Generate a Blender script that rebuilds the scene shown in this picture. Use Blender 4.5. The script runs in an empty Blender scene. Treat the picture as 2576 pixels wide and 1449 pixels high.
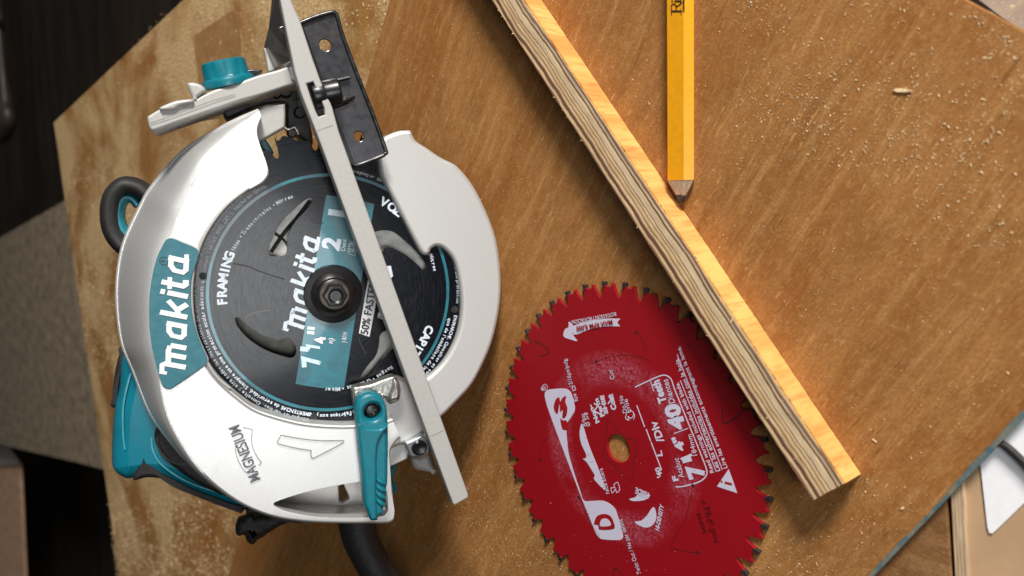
import bpy, bmesh, math, random
from mathutils import Vector, Matrix, noise
random.seed(7)
S = bpy.context.scene
COL = S.collection
# ------------------------------------------------------------------ camera, light, exposure
FPX, CX, CY = 2060.0, 1288.0, 724.5                      # focal length in the 2576 x 1449 working grid
N = Vector((-0.72681856, -0.09764082, 0.6798537)).normalized()   # bench normal seen from the camera
K = Vector((0.05955679, -0.08744785, -0.44906143))       # red blade centre seen from the camera
X = (Vector((1, 0, 0)) - N * N.x).normalized(); Y = N.cross(X)
M = Matrix((X, Y, N))                                    # camera -> world rotation
CAMP = M @ (-K)
def unit(px, py): return Vector(((px - CX) / FPX, (CY - py) / FPX, -1.0))
camd = bpy.data.cameras.new('camera'); cam = bpy.data.objects.new('camera', camd); COL.objects.link(cam)
cam.matrix_world = Matrix.Translation(CAMP) @ M.to_4x4()
camd.sensor_fit = 'HORIZONTAL'; camd.sensor_width = 36; camd.lens = 36 * FPX / 2576
camd.clip_start = 0.01; camd.clip_end = 60
camd.dof.use_dof = True; camd.dof.focus_distance = 0.44; camd.dof.aperture_fstop = 9.0
S.camera = cam
W = bpy.data.worlds.new('World'); S.world = W; W.use_nodes = True
wn, wl = W.node_tree.nodes, W.node_tree.links
bg = wn['Background']
tc = wn.new('ShaderNodeTexCoord'); vm = wn.new('ShaderNodeVectorMath'); vm.operation = 'DOT_PRODUCT'
vm.inputs[1].default_value = tuple(Vector((0.10, 0.95, 0.30)).normalized())
cr = wn.new('ShaderNodeValToRGB'); mr = wn.new('ShaderNodeMapRange'); mr.inputs[1].default_value = -1; mr.inputs[2].default_value = 1
cr.color_ramp.elements[0].position = 0.30; cr.color_ramp.elements[0].color = (0.10, 0.085, 0.07, 1)
cr.color_ramp.elements[1].position = 1.0; cr.color_ramp.elements[1].color = (0.95, 1.0, 1.05, 1)
e = cr.color_ramp.elements.new(0.72); e.color = (0.30, 0.30, 0.31, 1)
wl.new(tc.outputs['Generated'], vm.inputs[0]); wl.new(vm.outputs['Value'], mr.inputs[0]); wl.new(mr.outputs[0], cr.inputs[0])
wl.new(cr.outputs[0], bg.inputs[0]); bg.inputs[1].default_value = 0.26
def area(name, pos, target, size, power, col):
    l = bpy.data.lights.new(name, 'AREA'); l.shape = 'DISK'; l.size = size; l.energy = power; l.color = col
    o = bpy.data.objects.new(name, l); COL.objects.link(o)
    d = Vector(target) - Vector(pos); o.matrix_world = Matrix.Translation(pos) @ d.to_track_quat('-Z', 'Y').to_matrix().to_4x4()
    return o
area('window_light', (0.98, 2.10, 0.98), (0.0, 0.0, 0), 0.62, 106, (1.0, 0.955, 0.90))
_p = CAMP + M @ Vector((0.28, -0.24, 0.83))
area('room_light', _p, (-0.13, 0.08, 0.1), 0.42, 5.2, (0.97, 0.985, 1.0))
S.view_settings.view_transform = 'Standard'; S.view_settings.look = 'None'
S.view_settings.exposure = 0.0; S.view_settings.gamma = 1.0; S.view_settings.use_curve_mapping = False
S.render.engine = 'CYCLES'

# ------------------------------------------------------------------ frames
class Frame:
    """a plane with its own axes; p() gives the local point at height z under a working-grid pixel"""
    def __init__(s, origin, x, y, z):        # world-space vectors
        s.m = Matrix(((x.x, y.x, z.x, origin.x), (x.y, y.y, z.y, origin.y), (x.z, y.z, z.z, origin.z), (0, 0, 0, 1)))
        s.inv = s.m.inverted(); s.c = s.inv @ CAMP; s.r = s.inv.to_3x3() @ M
    def p(s, px, py, z=0.0):
        d = s.r @ unit(px, py); t = (z - s.c.z) / d.z; return s.c + d * t
    def proj(s, v):
        q = M.transposed() @ ((s.m @ Vector(v)) - CAMP); return (CX + FPX * q.x / -q.z, CY - FPX * q.y / -q.z)
TAB = Frame(Vector((0, 0, 0)), Vector((1, 0, 0)), Vector((0, 1, 0)), Vector((0, 0, 1)))
def at_table(px, py, z=0.0): return TAB.p(px, py, z)
def sub(frame_origin, ang=0, z=0):
    o = Vector(frame_origin); o.z = z; c, s_ = math.cos(ang), math.sin(ang)
    return Frame(o, Vector((c, s_, 0)), Vector((-s_, c, 0)), Vector((0, 0, 1)))
ns = Vector((0.317, -0.092, 0.944)).normalized()
xs = (Vector((1, 0, 0)) - ns * ns.x).normalized(); ys = ns.cross(xs)
bc = unit(838, 739) * 0.468
SAW = Frame(CAMP + M @ bc, M @ xs, M @ ys, M @ ns)
# crop grids used when tracing
CR = {1: (314.5, 0, .3255), 2: (251.6, 408.8, .4557), 3: (754.7, 408.8, .4557), 4: (251.6, 880.5, .3923),
      5: (1257.8, 691.8, .5226), 'A': (503.1, 314.5, .5426), 8: (1886.7, 880.5, .3923), 0: (0, 0, 1), 6: (1257.8, 0, .3906)}
def g(k, pts):
    a, b, s = CR[k]; return [(a + p[0] * s, b + p[1] * s) + tuple(p[2:]) for p in pts]

# ------------------------------------------------------------------ materials
def newmat(name):
    m = bpy.data.materials.new(name); m.use_nodes = True; return m, m.node_tree.nodes, m.node_tree.links, m.node_tree.nodes['Principled BSDF']
def simple(name, col, rough=.5, metal=0, var=.08, scale=200, bump=0, bscale=900, col2=None, coat=0, spec=.5, stretch=(1, 1, 1), dust=0, dscale=1300):
    m, n, l, b = newmat(name)
    t = n.new('ShaderNodeTexCoord'); mp = n.new('ShaderNodeMapping'); mp.inputs['Scale'].default_value = stretch
    l.new(t.outputs['Object'], mp.inputs[0])
    nz = n.new('ShaderNodeTexNoise'); nz.inputs['Scale'].default_value = scale; nz.inputs['Detail'].default_value = 6; l.new(mp.outputs[0], nz.inputs['Vector'])
    mx = n.new('ShaderNodeMix'); mx.data_type = 'RGBA'
    c2 = col2 or tuple(c * (1 - 2.5 * var) for c in col); c1 = col if col2 else tuple(min(1, c * (1 + var)) for c in col)
    mx.inputs['A'].default_value = (*c1, 1); mx.inputs['B'].default_value = (*c2, 1)
    rp = n.new('ShaderNodeMapRange'); rp.inputs[1].default_value = .35; rp.inputs[2].default_value = .7
    l.new(nz.outputs['Fac'], rp.inputs[0]); l.new(rp.outputs[0], mx.inputs['Factor'])
    out = mx.outputs['Result']
    if dust:
        v = n.new('ShaderNodeTexNoise'); v.inputs['Scale'].default_value = dscale; v.inputs['Detail'].default_value = 3; l.new(t.outputs['Object'], v.inputs['Vector'])
        v2 = n.new('ShaderNodeTexNoise'); v2.inputs['Scale'].default_value = 45; l.new(t.outputs['Object'], v2.inputs['Vector'])
        ad = n.new('ShaderNodeMath'); ad.operation = 'MULTIPLY_ADD'; ad.inputs[1].default_value = .6
        l.new(v2.outputs['Fac'], ad.inputs[0]); l.new(v.outputs['Fac'], ad.inputs[2])
        dr = n.new('ShaderNodeMapRange'); dr.inputs[1].default_value = 1.02 - dust * .14; dr.inputs[2].default_value = 1.08 - dust * .14
        l.new(ad.outputs[0], dr.inputs[0])
        mx2 = n.new('ShaderNodeMix'); mx2.data_type = 'RGBA'; l.new(dr.outputs[0], mx2.inputs['Factor']); l.new(out, mx2.inputs['A']); mx2.inputs['B'].default_value = (.62, .5, .33, 1)
        out = mx2.outputs['Result']
    l.new(out, b.inputs['Base Color'])
    rr = n.new('ShaderNodeMapRange'); rr.inputs[3].default_value = max(.02, rough - .07); rr.inputs[4].default_value = min(1, rough + .1)
    l.new(nz.outputs['Fac'], rr.inputs[0]); l.new(rr.outputs[0], b.inputs['Roughness'])
    b.inputs['Metallic'].default_value = metal; b.inputs['Specular IOR Level'].default_value = spec
    b.inputs['Coat Weight'].default_value = coat; b.inputs['Coat Roughness'].default_value = .12
    if bump:
        z = n.new('ShaderNodeTexNoise'); z.inputs['Scale'].default_value = bscale; z.inputs['Detail'].default_value = 4; l.new(mp.outputs[0], z.inputs['Vector'])
        bm_ = n.new('ShaderNodeBump'); bm_.inputs['Strength'].default_value = bump; bm_.inputs['Distance'].default_value = .0006
        l.new(z.outputs['Fac'], bm_.inputs['Height']); l.new(bm_.outputs[0], b.inputs['Normal'])
    return m
def ramp(n, pts, interp='LINEAR'):
    r = n.new('ShaderNodeValToRGB'); r.color_ramp.interpolation = interp
    e = r.color_ramp.elements
    e[0].position, e[0].color = pts[0][0], (*pts[0][1], 1); e[1].position, e[1].color = pts[-1][0], (*pts[-1][1], 1)
    for p, c in pts[1:-1]: q = e.new(p); q.color = (*c, 1)
    return r
def mixc(n, l, f, a, b_, blend='MIX'):
    m = n.new('ShaderNodeMix'); m.data_type = 'RGBA'; m.blend_type = blend
    for k, v in (('Factor', f), ('A', a), ('B', b_)):
        if isinstance(v, (int, float)): m.inputs[k].default_value = v
        elif isinstance(v, tuple): m.inputs[k].default_value = (*v, 1)
        else: l.new(v, m.inputs[k])
    return m.outputs['Result']
def tex(n, l, vec, scale, detail=5, rough=.55, dist=0):
    z = n.new('ShaderNodeTexNoise'); z.inputs['Scale'].default_value = scale; z.inputs['Detail'].default_value = detail
    z.inputs['Roughness'].default_value = rough; z.inputs['Distortion'].default_value = dist; l.new(vec, z.inputs['Vector']); return z.outputs['Fac']
def mapr(n, l, v, a, b_, c=0., d=1.):
    r = n.new('ShaderNodeMapRange'); l.new(v, r.inputs[0])
    for i, q in enumerate((a, b_, c, d)): r.inputs[i + 1].default_value = q
    return r.outputs[0]
def wood(name, base, dark, light, grain_ang, pale=.35, dusty=.3, big=7, red=(.30, .10, .03), redamt=.75, bs=95, drift=0):
    m, n, l, b = newmat(name)
    t = n.new('ShaderNodeTexCoord')
    mp = n.new('ShaderNodeMapping'); mp.inputs['Rotation'].default_value = (0, 0, -grain_ang); l.new(t.outputs['Object'], mp.inputs[0])
    st = n.new('ShaderNodeMapping'); st.inputs['Scale'].default_value = (.10, 1, 1); l.new(mp.outputs[0], st.inputs[0])
    st2 = n.new('ShaderNodeMapping'); st2.inputs['Scale'].default_value = (.28, 1, 1); l.new(mp.outputs[0], st2.inputs[0])
    g1 = tex(n, l, st.outputs[0], 160, 8, .62, .3); g2 = tex(n, l, st2.outputs[0], 38, 6, .6, .8); g3 = tex(n, l, st2.outputs[0], big * 1.6, 5, .6, 1.5)
    fine = tex(n, l, t.outputs['Object'], 700, 4, .7)
    blot = tex(n, l, t.outputs['Object'], bs, 7, .7)
    c = mixc(n, l, mapr(n, l, g2, .38, .64), base, dark)
    c = mixc(n, l, mapr(n, l, g3, .48, .66, 0, redamt), c, red)
    c = mixc(n, l, mapr(n, l, g1, .52, .68, 0, pale), c, light)
    c = mixc(n, l, mapr(n, l, g1, .32, .45, .38, 0), c, dark)
    c = mixc(n, l, mapr(n, l, blot, .42, .68, 0, dusty), c, light)
    c = mixc(n, l, mapr(n, l, fine, .40, .58, .40, 0), c, dark)
    mid = tex(n, l, t.outputs['Object'], 240, 6, .75)
    c = mixc(n, l, mapr(n, l, mid, .52, .68, 0, .30), c, light)
    st3 = n.new('ShaderNodeMapping'); st3.inputs['Scale'].default_value = (.22, 1, 1); l.new(mp.outputs[0], st3.inputs[0])
    fb = tex(n, l, st3.outputs[0], 1100, 4, .7); c = mixc(n, l, mapr(n, l, fb, .50, .62, 0, .35), c, dark); c = mixc(n, l, mapr(n, l, fb, .36, .46, .30, 0), c, light)
    sc = tex(n, l, st.outputs[0], 620, 4, .6); pm = tex(n, l, t.outputs['Object'], 16, 3, .5)
    sm_ = n.new('ShaderNodeMath'); sm_.operation = 'MULTIPLY'; l.new(mapr(n, l, sc, .60, .70), sm_.inputs[0]); l.new(mapr(n, l, pm, .46, .62, 0, .6), sm_.inputs[1]); c = mixc(n, l, sm_.outputs[0], c, tuple(min(1, q * 1.15) for q in light))
    sk = n.new('ShaderNodeMath'); sk.operation = 'MULTIPLY'; l.new(mapr(n, l, sc, .40, .34), sk.inputs[0]); l.new(mapr(n, l, pm, .55, .40, 0, .7), sk.inputs[1]); c = mixc(n, l, sk.outputs[0], c, tuple(q * .7 for q in dark))
    if drift:
        dm = n.new('ShaderNodeMath'); dm.operation = 'MULTIPLY'; dn = tex(n, l, t.outputs['Object'], 6.5, 6, .62, .4); dg_ = tex(n, l, t.outputs['Object'], 420, 6, .8)
        l.new(mapr(n, l, dn, .42, .56, .05, drift), dm.inputs[0]); l.new(mapr(n, l, dg_, .42, .52), dm.inputs[1]); c = mixc(n, l, dm.outputs[0], c, (.70, .51, .27))
    fl = tex(n, l, st2.outputs[0], 420, 2, .5)
    c = mixc(n, l, mapr(n, l, fl, .67, .72, 0, .55), c, light)
    l.new(c, b.inputs['Base Color']); b.inputs['Roughness'].default_value = .62; b.inputs['Specular IOR Level'].default_value = .16
    ad = n.new('ShaderNodeMath'); ad.operation = 'ADD'; l.new(g1, ad.inputs[0]); l.new(fine, ad.inputs[1])
    bp = n.new('ShaderNodeBump'); bp.inputs['Strength'].default_value = .55; bp.inputs['Distance'].default_value = .0005
    l.new(ad.outputs[0], bp.inputs['Height']); l.new(bp.outputs[0], b.inputs['Normal'])
    return m
def plyedge(name, axis, width, length_axis, bands, wob=.12, scale=14, fuzz=.5):
    """laminations: bands across `axis`, wandering along `length_axis`"""
    m, n, l, b = newmat(name)
    t = n.new('ShaderNodeTexCoord'); sp = n.new('ShaderNodeSeparateXYZ'); l.new(t.outputs['Object'], sp.inputs[0])
    st = n.new('ShaderNodeMapping'); sc = [1, 1, 1]; sc['xyz'.index(length_axis)] = .12; st.inputs['Scale'].default_value = sc
    l.new(t.outputs['Object'], st.inputs[0])
    wv = tex(n, l, t.outputs['Object'], scale, 4, .55); wf = tex(n, l, st.outputs[0], 420, 5, .65)
    u = mapr(n, l, sp.outputs['XYZ'.index(axis.upper())], -width / 2, width / 2)
    a1 = n.new('ShaderNodeMath'); a1.operation = 'MULTIPLY_ADD'; a1.inputs[1].default_value = wob * 2; l.new(wv, a1.inputs[0]); l.new(u, a1.inputs[2])
    a2 = n.new('ShaderNodeMath'); a2.operation = 'MULTIPLY_ADD'; a2.inputs[1].default_value = .06; l.new(wf, a2.inputs[0]); l.new(a1.outputs[0], a2.inputs[2])
    a3 = n.new('ShaderNodeMath'); a3.operation = 'SUBTRACT'; a3.inputs[1].default_value = wob + .05; l.new(a2.outputs[0], a3.inputs[0])
    rp = ramp(n, bands); l.new(a3.outputs[0], rp.inputs[0])
    c = mixc(n, l, mapr(n, l, wf, .40, .62, 0, fuzz), rp.outputs[0], (.40, .27, .15), 'MULTIPLY')
    l.new(c, b.inputs['Base Color']); b.inputs['Roughness'].default_value = .85
    bp = n.new('ShaderNodeBump'); bp.inputs['Strength'].default_value = .6; bp.inputs['Distance'].default_value = .0006
    l.new(wf, bp.inputs['Height']); l.new(bp.outputs[0], b.inputs['Normal'])
    return m
def worn(name, col, under, amount=.3, scale=260, rough=.45):
    """print worn away in streaks down to the paint under it"""
    m, n, l, b = newmat(name)
    t = n.new('ShaderNodeTexCoord'); st = n.new('ShaderNodeMapping'); st.inputs['Scale'].default_value = (1, .5, 1); l.new(t.outputs['Object'], st.inputs[0])
    z = tex(n, l, st.outputs[0], scale, 6, .7, .5)
    f = mapr(n, l, z, .68 - amount * .35, .73 - amount * .35, 0, .85)
    l.new(mixc(n, l, f, col, under), b.inputs['Base Color']); b.inputs['Roughness'].default_value = rough
    return m

TEAL = (.003, .155, .205)
mat = {
 'silver': simple('silver_magnesium_paint', (.90, .90, .885), .44, .82, .010, 900, .06, 2600),
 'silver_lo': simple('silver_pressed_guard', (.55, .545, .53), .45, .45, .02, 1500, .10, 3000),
 'alu': simple('pale_grey_aluminium', (.42, .415, .395), .5, .15, .02, 500, .05, 2500),
 'alu_raw': simple('cast_steel', (.42, .41, .38), .32, .85, .12, 300, .35, 600),
 'teal': simple('teal_plastic', TEAL, .36, 0, .06, 300, .05, 2000),
 'teal_label': simple('teal_label', (.006, .13, .17), .38, 0, .03, 300),
 'teal_gloss': simple('teal_gloss_plastic', (.003, .15, .21), .22, 0, .06, 60, .04, 1500, coat=.4),
 'rubber': simple('black_rubber', (.011, .0100, .0100), .6, 0, .15, 400, .2, 1800),
 'black': simple('black_steel', (.012, .012, .013), .3, .2, .2, 300, .05, 1500),
 'black_dusty': simple('black_enamel_with_sawdust', (.13, .13, .145), .20, .75, .2, 300, .04, 1400, coat=.3, dust=.24, dscale=3200),
 'cable': simple('black_cable_rubber', (.017, .016, .016), .6, 0, .2, 500, .15, 1800),
 'deep': simple('dark_housing', (.02, .019, .018), .5, .1, .3, 150),
 'zinc': simple('zinc_plate', (.55, .6, .62), .22, .9, .1, 200),
 'white_print': simple('white_print', (.78, .80, .84), .45, 0, .03),
 'grey_print': simple('grey_print', (.14, .135, .16), .5, 0, .03),
 'line_print': simple('thin_grey_line', (.28, .275, .27), .5, 0, .03),
 'ply_white': worn('worn_white_on_black', (.62, .70, .78), (.03, .04, .05), .22, 520),
 'ply_white_band': worn('worn_white_on_teal', (.58, .74, .80), (.01, .17, .22), .30, 380),
 'dim_print': worn('small_rubbed_print', (.40, .45, .50), (.02, .02, .025), .40, 900),
 'ink': simple('black_ink', (.012, .012, .014), .45),
 'badge_white': simple('raised_white_lettering', (.80, .82, .84), .4, 0, .02),
 'badge_edge': simple('badge_edge_grey', (.45, .45, .44), .5),
 'red_white': worn('worn_white_on_red', (.56, .53, .66), (.32, .006, .012), .16, 700, .5),
 'red_white_band': worn('worn_white_banner', (.56, .53, .66), (.32, .02, .04), .10, 300, .5),
 'red_print': simple('red_print', (.30, .006, .010), .45),
 'kerf': simple('dark_kerf', (.045, .001, .002), .7), 'faint': simple('faded_ink', (.12, .003, .005), .5),
 'carbide': simple('carbide', (.035, .033, .034), .38, .3, .2, 900),
 'pencil': simple('yellow_pencil_lacquer', (.76, .33, .006), .30, 0, .03, 300, .03, 1500, coat=.35),
 'pencil_wood': simple('pencil_cedar', (.56, .42, .30), .7, 0, .12, 500, .3, 1500, stretch=(1, .2, 1)),
 'lead': simple('graphite', (.05, .05, .055), .35, .3, .3, 700),
 'chip': simple('pale_wood_chip', (.78, .58, .33), .8, 0, .2, 600),
 'floor': simple('dark_brown_floor', (.050, .035, .024), .75, 0, .25, 14, spec=.15, col2=(.020, .014, .010), stretch=(1, .15, 1)),
 'card': simple('brown_cardboard', (.50, .32, .18), .85, 0, .08, 30, .1, 400),
 'card2': simple('pinkish_cardboard', (.88, .54, .34), .85, 0, .1, 25),
 'paper': simple('white_paper', (.88, .88, .90), .7, 0, .02),
 'paint_blue': simple('blue_paint_traces', (.06, .13, .15), .6, 0, .3, 160, .3, 500, col2=(.22, .20, .14)),
 'leg': simple('dark_stained_leg', (.055, .038, .028), .4, 0, .2, 60, stretch=(1, .1, 1)),
}
# blade of the saw: dark lacquer, turned in fine circles
def blade_mat():
    m, n, l, b = newmat('dark_blade_lacquer')
    t = n.new('ShaderNodeTexCoord'); ln = n.new('ShaderNodeVectorMath'); ln.operation = 'LENGTH'; l.new(t.outputs['Object'], ln.inputs[0])
    cb = n.new('ShaderNodeCombineXYZ'); l.new(ln.outputs['Value'], cb.inputs[0])
    sp = n.new('ShaderNodeSeparateXYZ'); l.new(t.outputs['Object'], sp.inputs[0])
    at = n.new('ShaderNodeMath'); at.operation = 'ARCTAN2'; l.new(sp.outputs[1], at.inputs[0]); l.new(sp.outputs[0], at.inputs[1])
    am = n.new('ShaderNodeMath'); am.operation = 'MULTIPLY'; am.inputs[1].default_value = .006; l.new(at.outputs[0], am.inputs[0]); l.new(am.outputs[0], cb.inputs[1])
    ringn = tex(n, l, cb.outputs[0], 900, 6, .7); sm = tex(n, l, t.outputs['Object'], 32, 6, .65, .6); sp2 = tex(n, l, t.outputs['Object'], 260, 5, .7)
    f = n.new('ShaderNodeMath'); f.operation = 'MULTIPLY'; l.new(mapr(n, l, ringn, .42, .66), f.inputs[0]); l.new(mapr(n, l, sm, .42, .62), f.inputs[1])
    c = mixc(n, l, f.outputs[0], (.0025, .0035, .0065), (.011, .011, .014))
    c = mixc(n, l, mapr(n, l, sp2, .62, .70, 0, .35), c, (.03, .029, .029))
    l.new(c, b.inputs['Base Color']); b.inputs['Specular IOR Level'].default_value = .18
    l.new(mapr(n, l, ringn, .3, .7, .16, .30), b.inputs['Roughness']); b.inputs['Coat Weight'].default_value = .12; b.inputs['Coat Roughness'].default_value = .08
    bp = n.new('ShaderNodeBump'); bp.inputs['Strength'].default_value = .10; bp.inputs['Distance'].default_value = .0003; l.new(ringn, bp.inputs['Height']); l.new(bp.outputs[0], b.inputs['Normal'])
    return m
def teal_print():
    m, n, l, b = newmat('teal_blade_print')
    t = n.new('ShaderNodeTexCoord'); z = tex(n, l, t.outputs['Object'], 60, 6, .65, .8); z2 = tex(n, l, t.outputs['Object'], 500, 4, .6)
    c = mixc(n, l, mapr(n, l, z, .45, .66, 0, .75), (.006, .15, .195), (.012, .075, .10)); c = mixc(n, l, mapr(n, l, z2, .6, .7, 0, .4), c, (.10, .22, .24))
    l.new(c, b.inputs['Base Color']); b.inputs['Roughness'].default_value = .33; b.inputs['Coat Weight'].default_value = .3
    return m
def red_mat():
    m, n, l, b = newmat('red_blade_coating')
    t = n.new('ShaderNodeTexCoord'); ln = n.new('ShaderNodeVectorMath'); ln.operation = 'LENGTH'; l.new(t.outputs['Object'], ln.inputs[0])
    band = ramp(n, [(0, (0, 0, 0)), (.36, (0, 0, 0)), (.44, (1, 1, 1)), (.52, (1, 1, 1)), (.60, (0, 0, 0)), (1, (0, 0, 0))])
    l.new(mapr(n, l, ln.outputs['Value'], 0, .092), band.inputs[0])
    z = tex(n, l, t.outputs['Object'], 420, 7, .75, 1.5); z0 = tex(n, l, t.outputs['Object'], 24, 3, .5)
    f = n.new('ShaderNodeMath'); f.operation = 'MULTIPLY'; l.new(mapr(n, l, z, .44, .66, 0, .85), f.inputs[0]); l.new(band.outputs[0], f.inputs[1])
    f2 = n.new('ShaderNodeMath'); f2.operation = 'MULTIPLY'; l.new(f.outputs[0], f2.inputs[0]); l.new(mapr(n, l, z0, .40, .56), f2.inputs[1])
    fine = tex(n, l, t.outputs['Object'], 1500, 3, .6)
    c = mixc(n, l, mapr(n, l, fine, .35, .65), (.285, .003, .009), (.235, .0025, .007)); c = mixc(n, l, f2.outputs[0], c, (.44, .14, .20))
    l.new(c, b.inputs['Base Color']); b.inputs['Roughness'].default_value = .5; b.inputs['Specular IOR Level'].default_value = .3
    bp = n.new('ShaderNodeBump'); bp.inputs['Strength'].default_value = .15; bp.inputs['Distance'].default_value = .0002; l.new(fine, bp.inputs['Height']); l.new(bp.outputs[0], b.inputs['Normal'])
    return m
mat['blade'] = blade_mat(); mat['teal_print'] = teal_print(); mat['red'] = red_mat()

# ------------------------------------------------------------------ builders
def tag(o, label=None, cat=None, group=None, kind=None):
    for k, v in (('label', label), ('category', cat), ('group', group), ('kind', kind)):
        if v: o[k] = v
    return o
def root(name, frame, label, cat, group=None):
    o = bpy.data.objects.new(name, None); COL.objects.link(o); o.matrix_world = frame.m; o.empty_display_size = .02
    return tag(o, label, cat, group)
def link(name, me, m, parent=None, frame=None, smooth=35):
    me.materials.clear(); me.materials.append(mat[m] if isinstance(m, str) else m)
    if smooth:
        me.polygons.foreach_set('use_smooth', [True] * len(me.polygons)); me.set_sharp_from_angle(angle=math.radians(smooth))
    me.name = name; o = bpy.data.objects.new(name, me); COL.objects.link(o)
    if parent: o.parent = parent
    elif frame: o.matrix_world = frame.m
    return o
def spl(pts, closed=True, n=6):
    """Catmull-Rom through the points; a point with a third entry is a sharp corner"""
    P = [Vector(p[:2]) for p in pts]; C = [len(p) > 2 for p in pts]; L = len(P); out = []
    for i in range(L if closed else L - 1):
        a, b_ = P[i], P[(i + 1) % L]
        a0 = P[i - 1] if (closed or i > 0) else a; b1 = P[(i + 2) % L] if (closed or i + 2 < L) else b_
        ta = (b_ - a) * .5 if C[i] else (b_ - a0) * .5; tb = (b_ - a) * .5 if C[(i + 1) % L] else (b1 - a) * .5
        la = (b_ - a).length
        for t_ in (0, 1):
            pass
        if ta.length > la: ta *= la / ta.length
        if tb.length > la: tb *= la / tb.length
        k = 1 if (C[i] and C[(i + 1) % L]) else n
        for j in range(k):
            t = j / k; t2, t3 = t * t, t * t * t
            out.append(a * (2 * t3 - 3 * t2 + 1) + ta * (t3 - 2 * t2 + t) + b_ * (-2 * t3 + 3 * t2) + tb * (t3 - t2))
    if not closed: out.append(P[-1])
    return out
def area2(pts): return sum(pts[i][0] * pts[(i + 1) % len(pts)][1] - pts[(i + 1) % len(pts)][0] * pts[i][1] for i in range(len(pts)))
def plate_mesh(loops, z0, z1, bevel=0, segs=3):
    """extruded 2-D outline (first loop) with holes, bevelled"""
    cu = bpy.data.curves.new('c', 'CURVE'); cu.dimensions = '2D'; cu.fill_mode = 'BOTH'
    th = (z1 - z0) / 2; bevel = min(bevel, th * .98)
    cu.extrude = th - bevel; cu.bevel_depth = bevel; cu.bevel_resolution = segs - 1; cu.offset = -bevel
    for i, lp in enumerate(loops):
        lp = [Vector(p) for p in lp]
        if (area2(lp) > 0) != (i == 0): lp = lp[::-1]
        s = cu.splines.new('POLY'); s.points.add(len(lp) - 1); s.use_cyclic_u = True
        for p, q in zip(s.points, lp): p.co = (q.x, q.y, 0, 1)
    o = bpy.data.objects.new('c', cu); COL.objects.link(o)
    dg = bpy.context.evaluated_depsgraph_get(); dg.update()
    me = bpy.data.meshes.new_from_object(o.evaluated_get(dg)); bpy.data.objects.remove(o); bpy.data.curves.remove(cu)
    for v in me.vertices: v.co.z += (z0 + z1) / 2
    return me
def circ(F, c, r, n=32, z=0): p = F.p(c[0], c[1], z); return [(p.x + r * math.cos(a * 2 * math.pi / n), p.y + r * math.sin(a * 2 * math.pi / n)) for a in range(n)]
def plate(name, F, pts, z0, z1, m, parent, holes=(), bevel=0, n=6, smooth=35, raw=False):
    lp = [pts] if raw else [[F.p(q[0], q[1], z1)[:2] for q in spl(pts, True, n)]]
    return link(name, plate_mesh(lp + list(holes), z0, z1, bevel), m, parent, F, smooth)
def sheet(name, F, pts, z, m, parent, n=6, th=.00012): return plate(name, F, pts, z - th, z, m, parent, n=n, smooth=0)
def join_mesh(parts):
    bm = bmesh.new()
    for me in parts: bm.from_mesh(me); bpy.data.meshes.remove(me)
    me = bpy.data.meshes.new('j'); bm.to_mesh(me); bm.free(); return me
def stroke_mesh(lines, w, z, th=.0001, closed=False, cap=0):
    """flat ribbons of width w along local 2-D polylines; each on its own hair-thin level"""
    bm = bmesh.new()
    for k, ln in enumerate(lines):
        P = [Vector(p[:2]) for p in ln]; L = len(P); zz = z + k * .000012; wk = w[k] if isinstance(w, list) else w; row = []
        for i, p in enumerate(P):
            if closed: a, b_ = P[i - 1], P[(i + 1) % L]
            else: a, b_ = P[max(i - 1, 0)], P[min(i + 1, L - 1)]
            d1 = (p - a).normalized() if (p - a).length > 1e-9 else (b_ - p).normalized(); d2 = (b_ - p).normalized() if (b_ - p).length > 1e-9 else d1
            t = (d1 + d2).normalized() if (d1 + d2).length > 1e-6 else d1
            nn = Vector((-t.y, t.x)); s_ = wk / 2 / max(.45, abs(t.dot(d1)))
            row.append([bm.verts.new((p.x + nn.x * s_ * q, p.y + nn.y * s_ * q, zz - dz)) for q, dz in ((1, 0), (-1, 0), (-1, th), (1, th))])
        for i in range(L if closed else L - 1):
            a, b_ = row[i], row[(i + 1) % L]
            for j in range(4): bm.faces.new((a[j], a[(j + 1) % 4], b_[(j + 1) % 4], b_[j]))
        if not closed: bm.faces.new(row[0]); bm.faces.new(row[-1][::-1])
    bmesh.ops.recalc_face_normals(bm, faces=bm.faces); me = bpy.data.meshes.new('s'); bm.to_mesh(me); bm.free(); return me
def strokes(name, F, lines, w, z, m, parent, n=5, closed=False):
    if len(lines) > 1 and ('kerf' in name or 'scratch' in name or 'seam' in name):
        return [strokes(name, F, [l_], w, z + i * .000008, m, parent, n, closed) for i, l_ in enumerate(lines)]
    L = [[F.p(q[0], q[1], z)[:2] for q in (spl(l_, closed, n) if n > 1 else l_)] for l_ in lines]
    return link(name, stroke_mesh(L, w, z, closed=closed), m, parent, F, 0)
LEV = [0]
def text_raw(s, bold=0, shear=0):
    """flat text polygons, x from 0 to 1 em units"""
    cu = bpy.data.curves.new('t', 'FONT'); cu.body = s; cu.size = 1; cu.offset = bold; cu.shear = shear; cu.resolution_u = 3; cu.fill_mode = 'BOTH'; cu.extrude = .01
    o = bpy.data.objects.new('t', cu); COL.objects.link(o); dg = bpy.context.evaluated_depsgraph_get(); dg.update()
    me = bpy.data.meshes.new_from_object(o.evaluated_get(dg)); bpy.data.objects.remove(o); bpy.data.curves.remove(cu); return me
def put_mesh(me, A, u, v, sx, sy, z, th):
    for q in me.vertices:
        x, y, zz = q.co; p = A + u * (x * sx) + v * (y * sy); q.co = (p.x, p.y, z - (0 if zz > 0 else th))
    return me
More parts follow.
